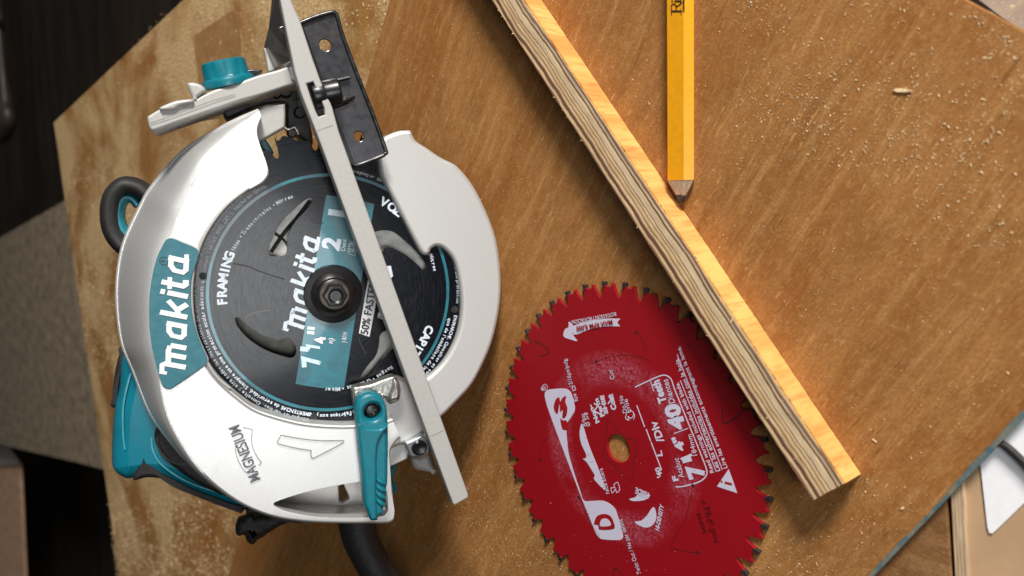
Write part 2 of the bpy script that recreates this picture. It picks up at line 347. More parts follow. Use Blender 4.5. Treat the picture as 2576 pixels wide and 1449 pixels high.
def text(name, F, s, a, b, z, m, parent, bold=0.0, shear=0.0, hs=None, tall=1.0, th=.0001, make=None):
    """baseline from pixel a to pixel b; hs = capital height in metres (else natural proportions * tall)"""
    LEV[0] += 1; z += .000006 * (LEV[0] % 50)
    A = Vector(F.p(a[0], a[1], z)[:2]); B = Vector(F.p(b[0], b[1], z)[:2]); u = (B - A).normalized(); v = Vector((-u.y, u.x))
    me = (make or text_raw)(s, bold, shear) if not make else make()
    xs_ = [q.co.x for q in me.vertices]; x0, x1 = min(xs_), max(xs_)
    for q in me.vertices: q.co.x -= x0
    sx = (B - A).length / (x1 - x0); sy = hs / .73 if hs else sx * tall
    put_mesh(me, A, u, v, sx, sy, z, th); return link(name, me, m, parent, F, 0)
def arc_text(name, F, s, C, R, a0, h, z, m, parent, bold=0.0, spacing=.62, cw=True, maxang=None):
    """text round a circle, tops outward, reading clockwise from angle a0 (degrees)"""
    parts = []; ang = math.radians(a0); adv = {}
    for ch in s:
        wch = (.34 if ch in " .,'ilI•-/" else .85 if ch in 'mMW' else spacing) * h / .73
        if ch != ' ':
            me = text_raw(ch, bold)
            if len(me.vertices):
                rv = Vector((math.cos(ang), math.sin(ang))); u = Vector((rv.y, -rv.x)); put_mesh(me, C + rv * R, u, rv, h / .73, h / .73, z, .0001); parts.append(me)
        ang -= wch / R
    return link(name, join_mesh(parts), m, parent, F, 0)
def script_logo():
    """heavy slanted hand-drawn lettering: m a k i t a"""
    w = .30; Ls = []; W_ = []
    def st(x, pts, wd=w): Ls.append([(x + p[0] + p[1] * .22, p[1]) for p in pts]); W_.append(wd)
    st(0, [(-.42, .92), (-.42, 1.28), ], .20); st(0, [(-.50, 1.16), (.05, 1.16), (.22, .95)], .24)
    st(0, [(.15, 0), (.15, 1.0)]); st(0, [(.15, .86), (.95, .88), (1.30, .80)], .26); st(0, [(.75, 0), (.75, .9)]); st(0, [(1.34, 0), (1.34, .78)])
    x = 1.85; 
    def A_(x): st(x, [(.86, .87), (.34, .87), (.10, .70), (.08, .28), (.28, .13), (.78, .13)], .26); st(x, [(.80, 0), (.80, 1.0)])
    A_(x); x = 3.15; st(x, [(0.1, 0), (0.1, 1.33)]); st(x, [(.1, .42), (.42, .50), (.90, .95)], .26); st(x, [(.36, .55), (.90, .02)], .30)
    x = 4.42; st(x, [(.1, 0), (.1, 1.0)]); st(x, [(.1, 1.12), (.1, 1.34)])
    x = 4.98; st(x, [(.12, 1.30), (.12, .25), (.26, .12), (.52, .12)], .29); st(x, [(-.22, .90), (.50, .90)], .22)
    A_(5.85); st(5.85, [(.80, .12), (1.22, .12)], .22); 
    bm = bmesh.new()
    me = stroke_mesh(Ls, W_, 0, .5)
    for k, q in enumerate(me.vertices): q.co.z = q.co.z  # kept: levels below
    return me
def text_logo(name, F, a, b, z, m, parent, hs):
    A = Vector(F.p(a[0], a[1], z)[:2]); B = Vector(F.p(b[0], b[1], z)[:2]); u = (B - A).normalized(); v = Vector((-u.y, u.x))
    me = script_logo(); xs_ = [q.co.x for q in me.vertices]; x0, x1 = min(xs_), max(xs_); sx = (B - A).length / (x1 - x0)
    for q in me.vertices:
        p = A + u * ((q.co.x - x0) * sx) + v * (q.co.y * hs); lev = q.co.z if q.co.z > -.2 else q.co.z + .5
        q.co = (p.x, p.y, z + lev - (0 if q.co.z > -.2 else .00012))
    return link(name, me, m, parent, F, 0)
def tube(name, pts, rad, m, parent=None, frame=None, n=14, closed=False, flat=1.0, flatdir=None, res=6, smooth=50):
    """pts: local 3-D points; rad: number or list"""
    P = [Vector(p) for p in pts]; R = rad if isinstance(rad, list) else [rad] * len(P); Q = []; RR = []
    L = len(P)
    for i in range(L if closed else L - 1):
        a, b_ = P[i], P[(i + 1) % L]; a0 = P[i - 1] if (closed or i) else a; b1 = P[(i + 2) % L] if (closed or i + 2 < L) else b_
        for j in range(res):
            t = j / res; t2, t3 = t * t, t * t * t
            Q.append(a * (2 * t3 - 3 * t2 + 1) + (b_ - a0) * .5 * (t3 - 2 * t2 + t) + b_ * (-2 * t3 + 3 * t2) + (b1 - a) * .5 * (t3 - t2)); RR.append(R[i] * (1 - t) + R[(i + 1) % L] * t)
    if not closed: Q.append(P[-1]); RR.append(R[-1])
    bm = bmesh.new(); rows = []; up = Vector(flatdir or (0, 0, 1)); L = len(Q)
    for i, q in enumerate(Q):
        t = (Q[(i + 1) % L] - Q[i - 1]) if closed else (Q[min(i + 1, L - 1)] - Q[max(i - 1, 0)]); t.normalize()
        s_ = t.cross(up); 
        if s_.length < 1e-4: s_ = t.cross(Vector((0, 1, 0)))
        s_.normalize(); w = s_.cross(t).normalized()
        rows.append([bm.verts.new(q + s_ * (RR[i] * math.cos(2 * math.pi * k / n)) + w * (RR[i] * flat * math.sin(2 * math.pi * k / n))) for k in range(n)])
    for i in range(L if closed else L - 1):
        a, b_ = rows[i], rows[(i + 1) % L]
        for k in range(n): bm.faces.new((a[k], a[(k + 1) % n], b_[(k + 1) % n], b_[k]))
    if not closed: bm.faces.new(rows[0]); bm.faces.new(rows[-1][::-1])
    bmesh.ops.recalc_face_normals(bm, faces=bm.faces); me = bpy.data.meshes.new('t'); bm.to_mesh(me); bm.free()
    return link(name, me, m, parent, frame, smooth)
def lathe(name, prof, m, parent, origin=(0, 0, 0), axis=(0, 0, 1), n=48, frame=None, facets=None, smooth=30):
    """prof: (radius, height) list; facets: polygon count override"""
    n = facets or n; bm = bmesh.new(); q = Vector((0, 0, 1)).rotation_difference(Vector(axis)); rows = []
    for r, h in prof: rows.append([bm.verts.new(Vector(origin) + q @ Vector((r * math.cos(2 * math.pi * k / n), r * math.sin(2 * math.pi * k / n), h))) for k in range(n)])
    for a, b_ in zip(rows, rows[1:]):
        for k in range(n): bm.faces.new((a[k], a[(k + 1) % n], b_[(k + 1) % n], b_[k]))
    bm.faces.new(rows[0]); bm.faces.new(rows[-1][::-1])
    bmesh.ops.recalc_face_normals(bm, faces=bm.faces); me = bpy.data.meshes.new('l'); bm.to_mesh(me); bm.free()
    return link(name, me, m, parent, frame, smooth)
def prism(name, quad_top, h, m, parent=None, frame=None, bevel=0, uneven=0):
    """box under four local points"""
    me = plate_mesh([[q[:2] for q in quad_top]], -h, 0, bevel); 
    for v in me.vertices: v.co.z += quad_top[0][2] if len(quad_top[0]) > 2 else 0
    return link(name, me, m, parent, frame)

# ------------------------------------------------------------------ the setting and the boards
FZ = -0.72
bm = bmesh.new(); bmesh.ops.create_grid(bm, x_segments=2, y_segments=2, size=12); me = bpy.data.meshes.new('floor'); bm.to_mesh(me); bm.free()
fl = link('floor', me, 'floor', None, Frame(Vector((0, 0, FZ)), Vector((1, 0, 0)), Vector((0, 1, 0)), Vector((0, 0, 1))), 0); tag(fl, kind='structure')

def line_isect(p, d, q, e_):
    k = (d.x * e_.y - d.y * e_.x); t = ((q.x - p.x) * e_.y - (q.y - p.y) * e_.x) / k; return p + d * t
# upper board: between the seam and the painted lower-right edge
s0, s1 = at_table(980, 0), at_table(938, 150)
r0, r1 = at_table(2576, 1040), at_table(2190, 1449)
t0, t1 = at_table(2430, 0), at_table(2576, 80)
ds, dr, dt = (s1 - s0), (r1 - r0), (t1 - t0)
cA = line_isect(s0, ds, t0, dt); cB = line_isect(t0, dt, r0, dr)
cC = r0 + dr.normalized() * .95; dperp = dt.normalized(); cD = line_isect(s0, ds, cC, dt)
gr = math.atan2(dr.y, dr.x)
mat['board'] = wood('stained_plywood', (.365, .165, .050), (.235, .098, .026), (.54, .300, .115), gr, .50, .22, 11, (.26, .088, .017), .85, 95, 0)
mat['board_old'] = wood('dusty_stained_plywood', (.35, .165, .042), (.22, .090, .020), (.50, .29, .095), gr + math.radians(38), .25, .2, 9, (.28, .095, .024), .85, 8, .95)
BA = [(0, (.42, .28, .16)), (.2, (.30, .18, .09)), (.4, (.45, .31, .18)), (.6, (.2, .11, .06)), (.8, (.45, .31, .18)), (1, (.35, .2, .1))]
mat['board_edge'] = plyedge('board_edge', 'z', .012, 'x', BA, .1, 30)
def poly_board(name, pts, th, m, label, cat, z=0.0, group=None):
    c = sum((Vector(p[:2]) for p in pts), Vector((0, 0))) / len(pts); F = Frame(Vector((c.x, c.y, z)), Vector((1, 0, 0)), Vector((0, 1, 0)), Vector((0, 0, 1)))
    r = root(name, F, label, cat, group); loc = [(p[0] - c.x, p[1] - c.y) for p in pts]
    link('plank' if 'plank' in name else 'panel', plate_mesh([loc], -th, 0, .0004, 2), m, r)
    return r, F
rb, RBF = poly_board('plywood_board', [cA, cB, cC, cD], .012, 'board', 'large brown plywood board carrying the red blade, the pencil and the strip', 'board')
# painted edge strip with chipped blue paint
pe = []; dd = dr.normalized(); nn = Vector((dd.y, -dd.x, 0)); nn = nn if nn.dot(r0 - s0) > 0 else -nn
bm = bmesh.new(); rows = []
for i in range(260):
    t = -.05 + i * .004; p = r0 + dd * t; w = .0003 + .0018 * max(0, noise.noise(Vector((t * 26, 3, 0))) + .30 + .35 * noise.noise(Vector((t * 90, 1, 0))))
    o_ = Vector((p.x, p.y, 0)) - RBF.m.translation; rows.append([bm.verts.new(o_ - nn * w + Vector((0, 0, .00035))), bm.verts.new(o_ + nn * .0009 + Vector((0, 0, .0002))), bm.verts.new(o_ + nn * .0009 + Vector((0, 0, -.0125)))])
for a, b_ in zip(rows, rows[1:]):
    bm.faces.new((a[0], a[1], b_[1], b_[0])); bm.faces.new((a[1], a[2], b_[2], b_[1]))
bmesh.ops.recalc_face_normals(bm, faces=bm.faces); me = bpy.data.meshes.new('e'); bm.to_mesh(me); bm.free(); link('painted_edge', me, 'paint_blue', rb, None, 0)
# lower board on the left
LZ = -.0125
a0, a1, a2 = at_table(135, 308, LZ), at_table(460, 0, LZ), at_table(300, 1449, LZ)
de, df = (a1 - a0), (a2 - a0)
LB = [a0, a0 + de.normalized() * 1.15, a0 + de.normalized() * 1.15 + df.normalized() * 1.0, a0 + df.normalized() * 1.0]
lb, LBF = poly_board('plywood_board', LB, .018, 'board_old', 'dusty old plywood board underneath, its corner sticking out on the left behind the saw', 'board', LZ)
# veneer patches let into the old board
for q in ([(486, 92), (588, 24), (610, 40), (604, 200), (500, 210)],):
    pts = [at_table(x, y, LZ) - LBF.m.translation for x, y in q]
    link('veneer_patch', plate_mesh([[p[:2] for p in pts]], 0, .0003), wood('veneer_patch_wood', (.36, .19, .07), (.27, .13, .045), (.50, .33, .16), gr + .9, .3, .5, 11, (.30, .13, .04), .2), lb, None, 0)

# ------------------------------------------------------------------ low things around the bench
def low_poly(name, px, z, th, m, label, cat, smooth=20, n=1, bevel=.001):
    pts = [TAB.p(x, y, z) for x, y in px]; c = sum(pts, Vector((0, 0, 0))) / len(pts)
    F = Frame(Vector((c.x, c.y, z)), Vector((1, 0, 0)), Vector((0, 1, 0)), Vector((0, 0, 1)))
    o = link(name, plate_mesh([[(p.x - c.x, p.y - c.y) for p in pts]], -th, 0, bevel), m, None, F, smooth); tag(o, label, cat); return o, F
mdust = simple('sawdust_covered_board', (.44, .34, .22), .9, 0, .1, 24, .4, 300, col2=(.20, .16, .115), dust=1.0, dscale=500)
ob, OF = low_poly('scrap_board', [(-260, 700), (0, 598), (162, 505), (190, 600), (330, 1200), (200, 1165), (0, 1118), (-250, 1080)], -.34, .03, mdust, 'greyish scrap board covered in sawdust, lying low under the left edge of the bench', 'board')
# crease across it
cl = [[OF.p(*q, .0004)[:2] for q in [(92, 690), (118, 730), (150, 790), (180, 840), (205, 895), (232, 930)]], [OF.p(*q, .0004)[:2] for q in [(0, 980), (12, 1030), (20, 1112)]], [OF.p(*q, .0004)[:2] for q in [(150, 800), (158, 822), (186, 815)]]]
_mc = simple('crack_dark', (.04, .03, .022), .9)
for i, c_ in enumerate(cl[:2]): link('crack', stroke_mesh([c_], .003, .0004), _mc, ob, None, 0)
low_poly('cardboard_box', [(-200, 1180), (48, 1166), (64, 1500), (-200, 1520)], -.42, .012, 'card2', 'flat brown cardboard box panel on the floor under the left edge of the bench', 'box')
low_poly('paper_slip', [(-120, 1120), (20, 1122), (48, 1160), (46, 1168), (-120, 1178)], -.405, .002, simple('grey_paper', (.45, .43, .40), .8), 'small grey white paper slip lying on the corner of the cardboard box', 'paper')
# chair leg, top left
cF = Frame(TAB.p(20, 150, -.45), Vector((1, 0, 0)), Vector((0, 1, 0)), Vector((0, 0, 1)))
def cp(x, y, z=0): return cF.p(x, y, z)
r = root('chair', cF, 'dark wooden chair whose curved leg enters the top left corner beside the bench', 'chair')
tube('leg', [cp(-60, -260), cp(-22, -80), cp(-5, 60), cp(6, 180), cp(14, 262)], [.034, .028, .022, .023, .029], 'leg', r)
tube('foot', [cp(8, 240, .0), cp(20, 300, .0), cp(2, 345, .0), cp(-60, 372, .0)], [.026, .032, .024, .02], 'leg', r)
tube('rail', [cp(-5, 40, .02), cp(-120, 80, .02), cp(-260, 130, .02)], .014, 'leg', r)
# lower right: a second ply board, cardboard, paper, cable
mlow = wood('low_plywood', (.26, .125, .045), (.15, .065, .022), (.42, .25, .12), math.radians(0), .35, .3, 20)
low_poly('plywood_board', [(2120, 1560), (2170, 1420), (2420, 1160), (2380, 1240), (2402, 1560)], -.0040, .008, mlow, 'lower brown plywood board just beneath the painted edge at bottom right', 'board')
BB = [(0, (.50, .36, .22)), (.14, (.60, .45, .28)), (.24, (.36, .22, .13)), (.36, (.60, .46, .30)), (.5, (.45, .32, .2)), (.62, (.62, .47, .30)), (.78, (.36, .23, .14)), (.88, (.60, .46, .3)), (1, (.5, .36, .22))]
e0, e1 = TAB.p(2403, 1150, -.0034), TAB.p(2425, 1560, -.0034); d_ = (e1 - e0).normalized()
wdt = (TAB.p(2424, 1300, -.0034) - TAB.p(2388, 1300, -.0034)).length * .92
nF = Frame((e0 + e1) / 2 + Vector((0, 0, 0)), Vector((-d_.y, d_.x, 0)) * 1, d_ * -1, Vector((0, 0, 1)))
if nF.m.to_3x3().determinant() < 0: nF = Frame((e0 + e1) / 2, Vector((d_.y, -d_.x, 0)), d_ * -1, Vector((0, 0, 1)))
mat['ply_low'] = plyedge('upright_board_edge', 'x', wdt, 'y', BB, .03, 12, .4)
o = link('upright_board', plate_mesh([[(-wdt / 2, -.22), (wdt / 2, -.22), (wdt / 2, .22), (-wdt / 2, .22)]], -.012, 0, .0004), 'ply_low', None, nF, 0)
tag(o, 'upright plywood sheet seen by its pale layered edge beside the brown cardboard', 'board')
low_poly('cardboard_sheet', [(2405, 1120), (2700, 860), (2900, 1560), (2418, 1560)], -.0052, .006, 'card', 'tan cardboard sheet lying under the white paper at lower right', 'cardboard')
pp, PF = low_poly('paper_sheet', [(2462, 1130), (2700, 900), (2760, 1130), (2576, 1266), (2497, 1342), (2488, 1340), (2484, 1326)], -.0044, .0006, 'paper', 'white paper sheet lying on the tan cardboard at the lower right', 'paper', bevel=0)
cf = Frame(TAB.p(2530, 1130, -.0025), Vector((1, 0, 0)), Vector((0, 1, 0)), Vector((0, 0, 1)))
o = tube('cable', [cf.p(*q, 0) for q in [(2506, 1112), (2530, 1122), (2560, 1148), (2600, 1190), (2680, 1290)]], .0015, 'cable', None, cf); tag(o, 'thin black cable crossing the white paper at the right edge', 'cable')
low_poly('floor_board', [(2380, -60), (2420, -90), (2800, -160), (2800, 240), (2576, 90)], -.25, .02, simple('pale_pink_board', (.46, .33, .25), .8, 0, .1, 40), 'pale pinkish board lying beyond the far corner at the top right', 'board')

# ------------------------------------------------------------------ plywood strip
Pe = at_table(2166, 1192); Pt = at_table(1363, 0); dL = (Pt - Pe).normalized(); SH, SW = .0152, .0178
nl = Vector((-dL.y, dL.x, 0)); nl = nl if nl.x < 0 else -nl           # to the far (left) side
L_ = (Pt - Pe).length + .14
SF = Frame(Pe + nl * (SW / 2), nl * -1, dL, Vector((0, 0, 1)))
if SF.m.to_3x3().determinant() < 0: SF = Frame(Pe + nl * (SW / 2), nl, dL, Vector((0, 0, 1)))
sgn = 1 if (SF.inv.to_3x3() @ nl).x < 0 else -1                       # local x of the near face
st = root('plywood_strip', SF, 'narrow sawn plywood strip with layered top edge lying diagonally across the board', 'wood strip')
def strip_part(name, x0, x1, z0, z1, m, rough_, seed):
    nx, ny = 6, 240; bm = bmesh.new(); V = {}
    ring = [(x0, z0), (x1, z0), (x1, z1), (x0 + (x1 - x0) * .75, z1), (x0 + (x1 - x0) * .5, z1), (x0 + (x1 - x0) * .25, z1), (x0, z1)]
    rows = []
    for j in range(ny + 1):
        y = L_ * j / ny; row = []
        for i, (x, z) in enumerate(ring):
            q = rough_ * (noise.noise(Vector((x * 300 + seed, y * 210, z * 300))) + .5 * noise.noise(Vector((x * 900, y * 800 + seed, z * 900))))
            row.append(bm.verts.new((x + q * (1 if i in (0, 1, 2, 6) else .3), y + (q * 1.5 if j == 0 else 0), max(z + q * .6, .0002))))
        rows.append(row)
    k = len(ring)
    for a, b_ in zip(rows, rows[1:]):
        for i in range(k): bm.faces.new((a[i], a[(i + 1) % k], b_[(i + 1) % k], b_[i]))
    bm.faces.new(rows[0]); bm.faces.new(rows[-1][::-1]); bmesh.ops.recalc_face_normals(bm, faces=bm.faces)
    me = bpy.data.meshes.new(name); bm.to_mesh(me); bm.free(); return link(name, me, m, st, None, 40)
T1, T2, D1, D2 = (.68, .51, .29), (.58, .38, .19), (.095, .038, .02), (.20, .095, .055)
PB = [(0, D2), (.035, T1), (.09, T2), (.12, D1), (.20, D2), (.23, T1), (.29, T2), (.315, D1), (.335, T2), (.40, T1), (.43, D2), (.45, T2), (.50, T1), (.53, D1), (.55, T1), (.62, (.60, .48, .31)), (.70, T1), (.735, D1), (.76, D2), (.79, T1), (.83, (.3, .24, .2)), (.87, D1), (.91, T2), (.955, T1), (.975, (.30, .10, .04)), (1, (.22, .07, .03))]
if sgn < 0: PB = [(1 - p, c) for p, c in PB[::-1]]
mat['strip_top'] = plyedge('strip_laminations', 'x', SW, 'y', PB, .16, 17, .30)
fx = sgn * (SW / 2); veneer = .0009 * sgn
strip_part('core', -fx, fx - veneer, 0, SH, 'strip_top', .00042, 1)
def face_mat():
    m, n, l, b = newmat('strip_face_veneer'); t = n.new('ShaderNodeTexCoord')
    st_ = n.new('ShaderNodeMapping'); st_.inputs['Scale'].default_value = (1, 1, .12); st_.inputs['Rotation'].default_value = (.25, 0, 0); l.new(t.outputs['Object'], st_.inputs[0])
    a = tex(n, l, st_.outputs[0], 90, 6, .6, .4); b2 = tex(n, l, st_.outputs[0], 420, 5, .6)
    c = mixc(n, l, mapr(n, l, a, .42, .62), (.82, .43, .13), (.64, .28, .07)); c = mixc(n, l, mapr(n, l, b2, .5, .72, 0, .55), c, (.36, .13, .035))
    l.new(c, b.inputs['Base Color']); b.inputs['Roughness'].default_value = .55; return m
mat['strip_face'] = face_mat()
strip_part('face_veneer', fx - veneer, fx, 0, SH - .0002, 'strip_face', .00018, 5)
# splinters on the near edge
bm = bmesh.new()
for i in range(70):
    y = random.uniform(0, L_); h = random.uniform(.0004, .0016); s_ = random.uniform(.0002, .0007); x = random.choice([fx, fx, -fx]); z = random.choice([SH, SH, SH - .0003])
    d = 1 if x == fx else 1; sg = 1 if x > 0 else -1
    vs = [bm.verts.new((x - sg * .0003, y - s_, z)), bm.verts.new((x - sg * .0003, y + s_, z)), bm.verts.new((x - sg * .0003, y, z - .0006)), bm.verts.new((x + sg * h * .7, y + random.uniform(-1, 1) * h, z + h * random.uniform(-.3, .5)))]
    for f in ((0, 1, 2), (0, 1, 3), (1, 2, 3), (0, 2, 3)): bm.faces.new([vs[k] for k in f])
me = bpy.data.meshes.new('sp'); bm.to_mesh(me); bm.free(); link('splinters', me, 'chip', st, None, 0)['kind'] = 'stuff'

# ------------------------------------------------------------------ carpenter pencil
PW, PH = .0156, .0076
q0, q1 = at_table(1754, 452, .001), at_table(1754, 0, .001); dP = (q1 - q0).normalized(); nP = Vector((-dP.y, dP.x, 0)); nP = nP if nP.x < 0 else -nP
tipw = at_table(1716, 512, .003)
body_end = (q0 - tipw).dot(dP); cen = q0 + nP * (PW / 2)
PFr = Frame(Vector((cen.x, cen.y, 0)), nP * -1, dP * 1, Vector((0, 0, 1)))
if PFr.m.to_3x3().determinant() < 0: PFr = Frame(Vector((cen.x, cen.y, 0)), nP, dP, Vector((0, 0, 1)))
pr = root('pencil', PFr, 'yellow flat carpenter pencil with sharpened tip touching the plywood strip', 'pencil')
ps = 1 if (PFr.inv.to_3x3() @ nP).x < 0 else -1
hexa = [(-PW * .5, PH * .5), (-PW * .36, .0002), (PW * .36, .0002), (PW * .5, PH * .5), (PW * .30, PH), (-PW * .30, PH)]
def sweep(name, sections, m, parent, smooth=25):
    bm = bmesh.new(); rows = [[bm.verts.new(v) for v in s_] for s_ in sections]; k = len(sections[0])
    for a, b_ in zip(rows, rows[1:]):
        for i in range(k): bm.faces.new((a[i], a[(i + 1) % k], b_[(i + 1) % k], b_[i]))
    bm.faces.new(rows[0]); bm.faces.new(rows[-1][::-1]); bmesh.ops.recalc_face_normals(bm, faces=bm.faces)
    me = bpy.data.meshes.new(name); bm.to_mesh(me); bm.free(); return link(name, me, m, parent, None, smooth)
def dens(h, k=4):
    o = []
    for i in range(len(h)):
        for j in range(k): t = j / k; a, b_ = h[i], h[(i + 1) % len(h)]; o.append((a[0] * (1 - t) + b_[0] * t, a[1] * (1 - t) + b_[1] * t))
    return o
hx = dens(hexa, 6)
sweep('body', [[(x, y, z) for x, z in hx] for y in (0, .32)], 'pencil', pr, 20)
def scal(x, z): return .0009 * math.sin(x / PW * 14) + .0006 * math.cos(z / PH * 9)
tp = PFr.inv @ Vector((tipw.x, tipw.y, 0)); tl = -abs(tp.y); tx = tp.x * .6
sec = []
for f in (0, .25, .5, .68):
    w = 1 - f * 1.0; sec.append([((x * w) + tx * f, (tl * f) - (0 if f else -.0004), PH * .45 + (z - PH * .45) * (w + .06 * math.sin(f * 3))) for x, z in hx])
sweep('sharpened_wood', sec, 'pencil_wood', pr, 40)
sec = [[(x * .34 * w + tx * f, tl * f, PH * .45 + (z - PH * .45) * .42 * w) for x, z in hx] for f, w in ((.60, 1.05), (.8, .92), (.93, .6), (1.0, .2))]
sweep('lead', sec, 'lead', pr, 50)
# serif letters stamped on the top facet
zt = PH + .0002
def pxl(F, x, y, z): return F.p(x, y, z)[:2]
def stamp(lines, w, name, k=6):
    L = [[PFr.p(*g(k, [q])[0], zt)[:2] for q in l_] for l_ in lines]; return link(name, stroke_mesh(L, w, zt), 'ink', pr, None, 0)
stamp([[(1104, 72), (1166, 72)], [(1104, 96), (1104, 58)], [(1166, 94), (1166, 58)], [(1104, 70), (1104, 36), (1112, 26), (1126, 26), (1134, 38), (1134, 70)], [(1134, 46), (1150, 34), (1166, 22), (1166, 12)],
       [(1126, 6), (1166, 6)], [(1126, 14), (1126, 4)], [(1166, 14), (1166, -4)], [(1106, 8), (1112, 4)], [(1120, -28), (1166, -28)], [(1110, -20), (1110, -38)]], [.00075, .0004, .0004, .00045, .00055, .0007, .0004, .0004, .0010, .0006, .0004], 'brand_lettering')
text('small_lettering', PFr, 'Lumber', g(6, [(1188, 72)])[0], g(6, [(1188, -30)])[0], zt, 'ink', pr, bold=.03, hs=.0014)

# ------------------------------------------------------------------ red saw blade on the board
BT = .0021; RB = .0915
u0, u1 = at_table(*g(5, [(1030, 950)])[0]), at_table(*g(5, [(858, 515)])[0]); ua = math.atan2((u1 - u0).y, (u1 - u0).x)
RF = sub((0, 0, 0), ua); red = root('saw_blade', RF, 'red carbide tipped circular saw blade lying loose on the plywood beside the strip', 'saw blade')
def tooth_loop(R, nt, prof, phase, hole):
    out = []
    for k in range(nt):
        for f, dr_ in prof: a = phase + (k + f) * 2 * math.pi / nt; out.append(((R + dr_) * math.cos(a), (R + dr_) * math.sin(a)))
    return out
tip = RF.inv @ at_table(*g(5, [(37, 660)])[0], BT); ph = math.atan2(tip.y, tip.x)
NT = 40
profR = [(0.0, -.0010), (.02, -.0032), (.06, -.0062), (.13, -.0082), (.22, -.0084), (.30, -.0068), (.40, -.0038), (.47, -.0010), (.52, -.0008), (.60, -.0026), (.78, -.0030), (.93, -.0014)]
out = tooth_loop(RB, NT, profR, ph, 0)
hole = [(.0079 * math.cos(a * math.pi / 24), .0079 * math.sin(a * math.pi / 24)) for a in range(48)]
disc = plate('disc', RF, out, .0002, BT, 'red', red, holes=[hole], bevel=.00012, raw=True)
per = 2 * math.pi / NT; proto = None
for k in range(NT):
    a = ph + k * per
    if proto is None:
        proto = plate('tooth', RF, [(RB - .0034, -.0011), (RB - .0030, .00015), (RB + .0002, .0002), (RB + .0000, -.0019), (RB - .0012, -.0021)], -.0001, BT + .0004, 'carbide', red, bevel=.00015, raw=True)
        o = proto
    else:
        o = proto.copy(); COL.objects.link(o); o.parent = red
    o.rotation_euler = (0, 0, a)
zr = BT + .00012
def rt(s, a, b, name='lettering', m='red_white', **k): return text(name, RF, s, g(5, [a])[0], g(5, [b])[0], zr, m, red, **k)
def rs(pts, name='printed_mark', m='red_white', z=zr, n=5): return sheet(name, RF, g(5, pts), z, m, red, n)
def rl(lines, w, name='printed_line', m='red_white', n=5, z=zr, closed=False): return strokes(name, RF, [g(5, l_) for l_ in lines], w, z, m, red, n, closed)
rt('Read warnings included with blade.', (1030, 950), (858, 515), bold=.012)
rt('Lea las advertencias incluidas con la hoja.', (1060, 942), (856, 398), bold=.012)
rt('Lire les avertissements accompagnant la lame.', (1095, 928), (866, 342), bold=.012)
rl([[(1040, 946), (868, 508)], [(1070, 938), (852, 382)]], .00035, n=1)
rt('7', (986, 970), (962, 903), bold=.05, hs=.0100)
rt('1', (922, 896), (914, 874), bold=.05, hs=.0056); rt('/', (926, 872), (900, 842), bold=.02, hs=.0070); rt('4"', (892, 842), (862, 770), bold=.05, hs=.0054)
rt('184mm', (950, 868), (920, 766), hs=.0030)
rt('40', (892, 738), (852, 614), bold=.06, hs=.0092); rt('Teeth', (800, 612), (764, 503), bold=.05, hs=.0050); rt('Dientes', (842, 614), (806, 500), hs=.0040)
rt('Acabuc', (886, 974), (858, 880), hs=.0036); rt('F', (858, 990), (850, 965), bold=.04, hs=.0034)
rt('L', (782, 872), (776, 845), bold=.03, hs=.0036); rt('/DIv', (790, 800), (752, 700), bold=.03, hs=.0050); rt("'40", (782, 975), (768, 925), bold=.04, hs=.0034)
rl([[(845, 1020), (880, 1018), (960, 995), (995, 960), (985, 910), (838, 545), (822, 500), (790, 482), (740, 498), (650, 540)]], .0006)
rl([[(722, 508), (740, 560)]], .0004, n=1); rl([[(836, 764), (905, 738)]], .0004, n=1)
rl([[(658, 628), (696, 732)], [(703, 742), (778, 940)]], .0006, n=1)
rt('Arboc', (415, 730), (404, 668), hs=.0030); rt('Ø 5/8', (434, 728), (420, 662), hs=.0030)
rt('Non-', (478, 708), (440, 622), bold=.05, hs=.0030); rt('Perm', (503, 678), (470, 592), bold=.05, hs=.0032); rt('SHIE', (520, 668), (498, 578), bold=.05, hs=.0028); rt('Coat', (560, 648), (540, 572), bold=.05, hs=.0036)
rl([[(452, 618), (468, 632), (455, 655), (480, 668)], [(522, 582), (532, 600), (520, 620)]], .0008, n=4)
rt('Do No', (612, 662), (588, 580), hs=.0032); rt('Enle', (630, 660), (612, 596), hs=.0032)
rl([[(610, 665), (604, 690), (620, 698), (616, 682), (628, 690), (640, 680), (642, 662), (628, 652)], [(640, 660), (648, 678), (642, 696)]], .0004, n=3)
rt('Cut/', (552, 500), (538, 452), hs=.0032, m='red_white_band'); rt('13/16po/pulg.', (352, 535), (318, 400), hs=.0032); rt('Eje', (374, 606), (364, 570), hs=.0030)
rl([[(346, 540), (358, 534), (364, 552), (352, 558)]], .0004, n=1, closed=True)
rt('hacia afuera', (526, 1052), (492, 930), hs=.0030)
rl([[(548, 1010), (566, 998), (576, 1035), (560, 1048), (556, 1030), (540, 1050), (534, 1025), (552, 1024)]], .0004, n=2, closed=True)
rt('Twist Out / Ne pas defonc', (680, 1440), (586, 1175), hs=.0032)
rt('HI-DENSITY', (764, 1234), (788, 1112), hs=.0026, bold=.02); rt('RBIDE', (716, 1050), (652, 1022), hs=.0036, bold=.02)
rs([(648, 1190), (680, 1182), (700, 1165), (712, 1150), (735, 1118), (745, 1125), (752, 1160), (745, 1190), (722, 1212), (690, 1214)], m='red_white_band')
rs([(622, 1078), (650, 1070), (668, 1052), (690, 1060), (720, 1058), (715, 1072), (690, 1085), (640, 1088)], m='red_white_band'); 
rt('® ', (222, 553), (214, 530), hs=.004); rl([[(216 + 12 * math.cos(a * .7), 541 + 15 * math.sin(a * .7)) for a in range(9)]], .0003, n=2, closed=True)
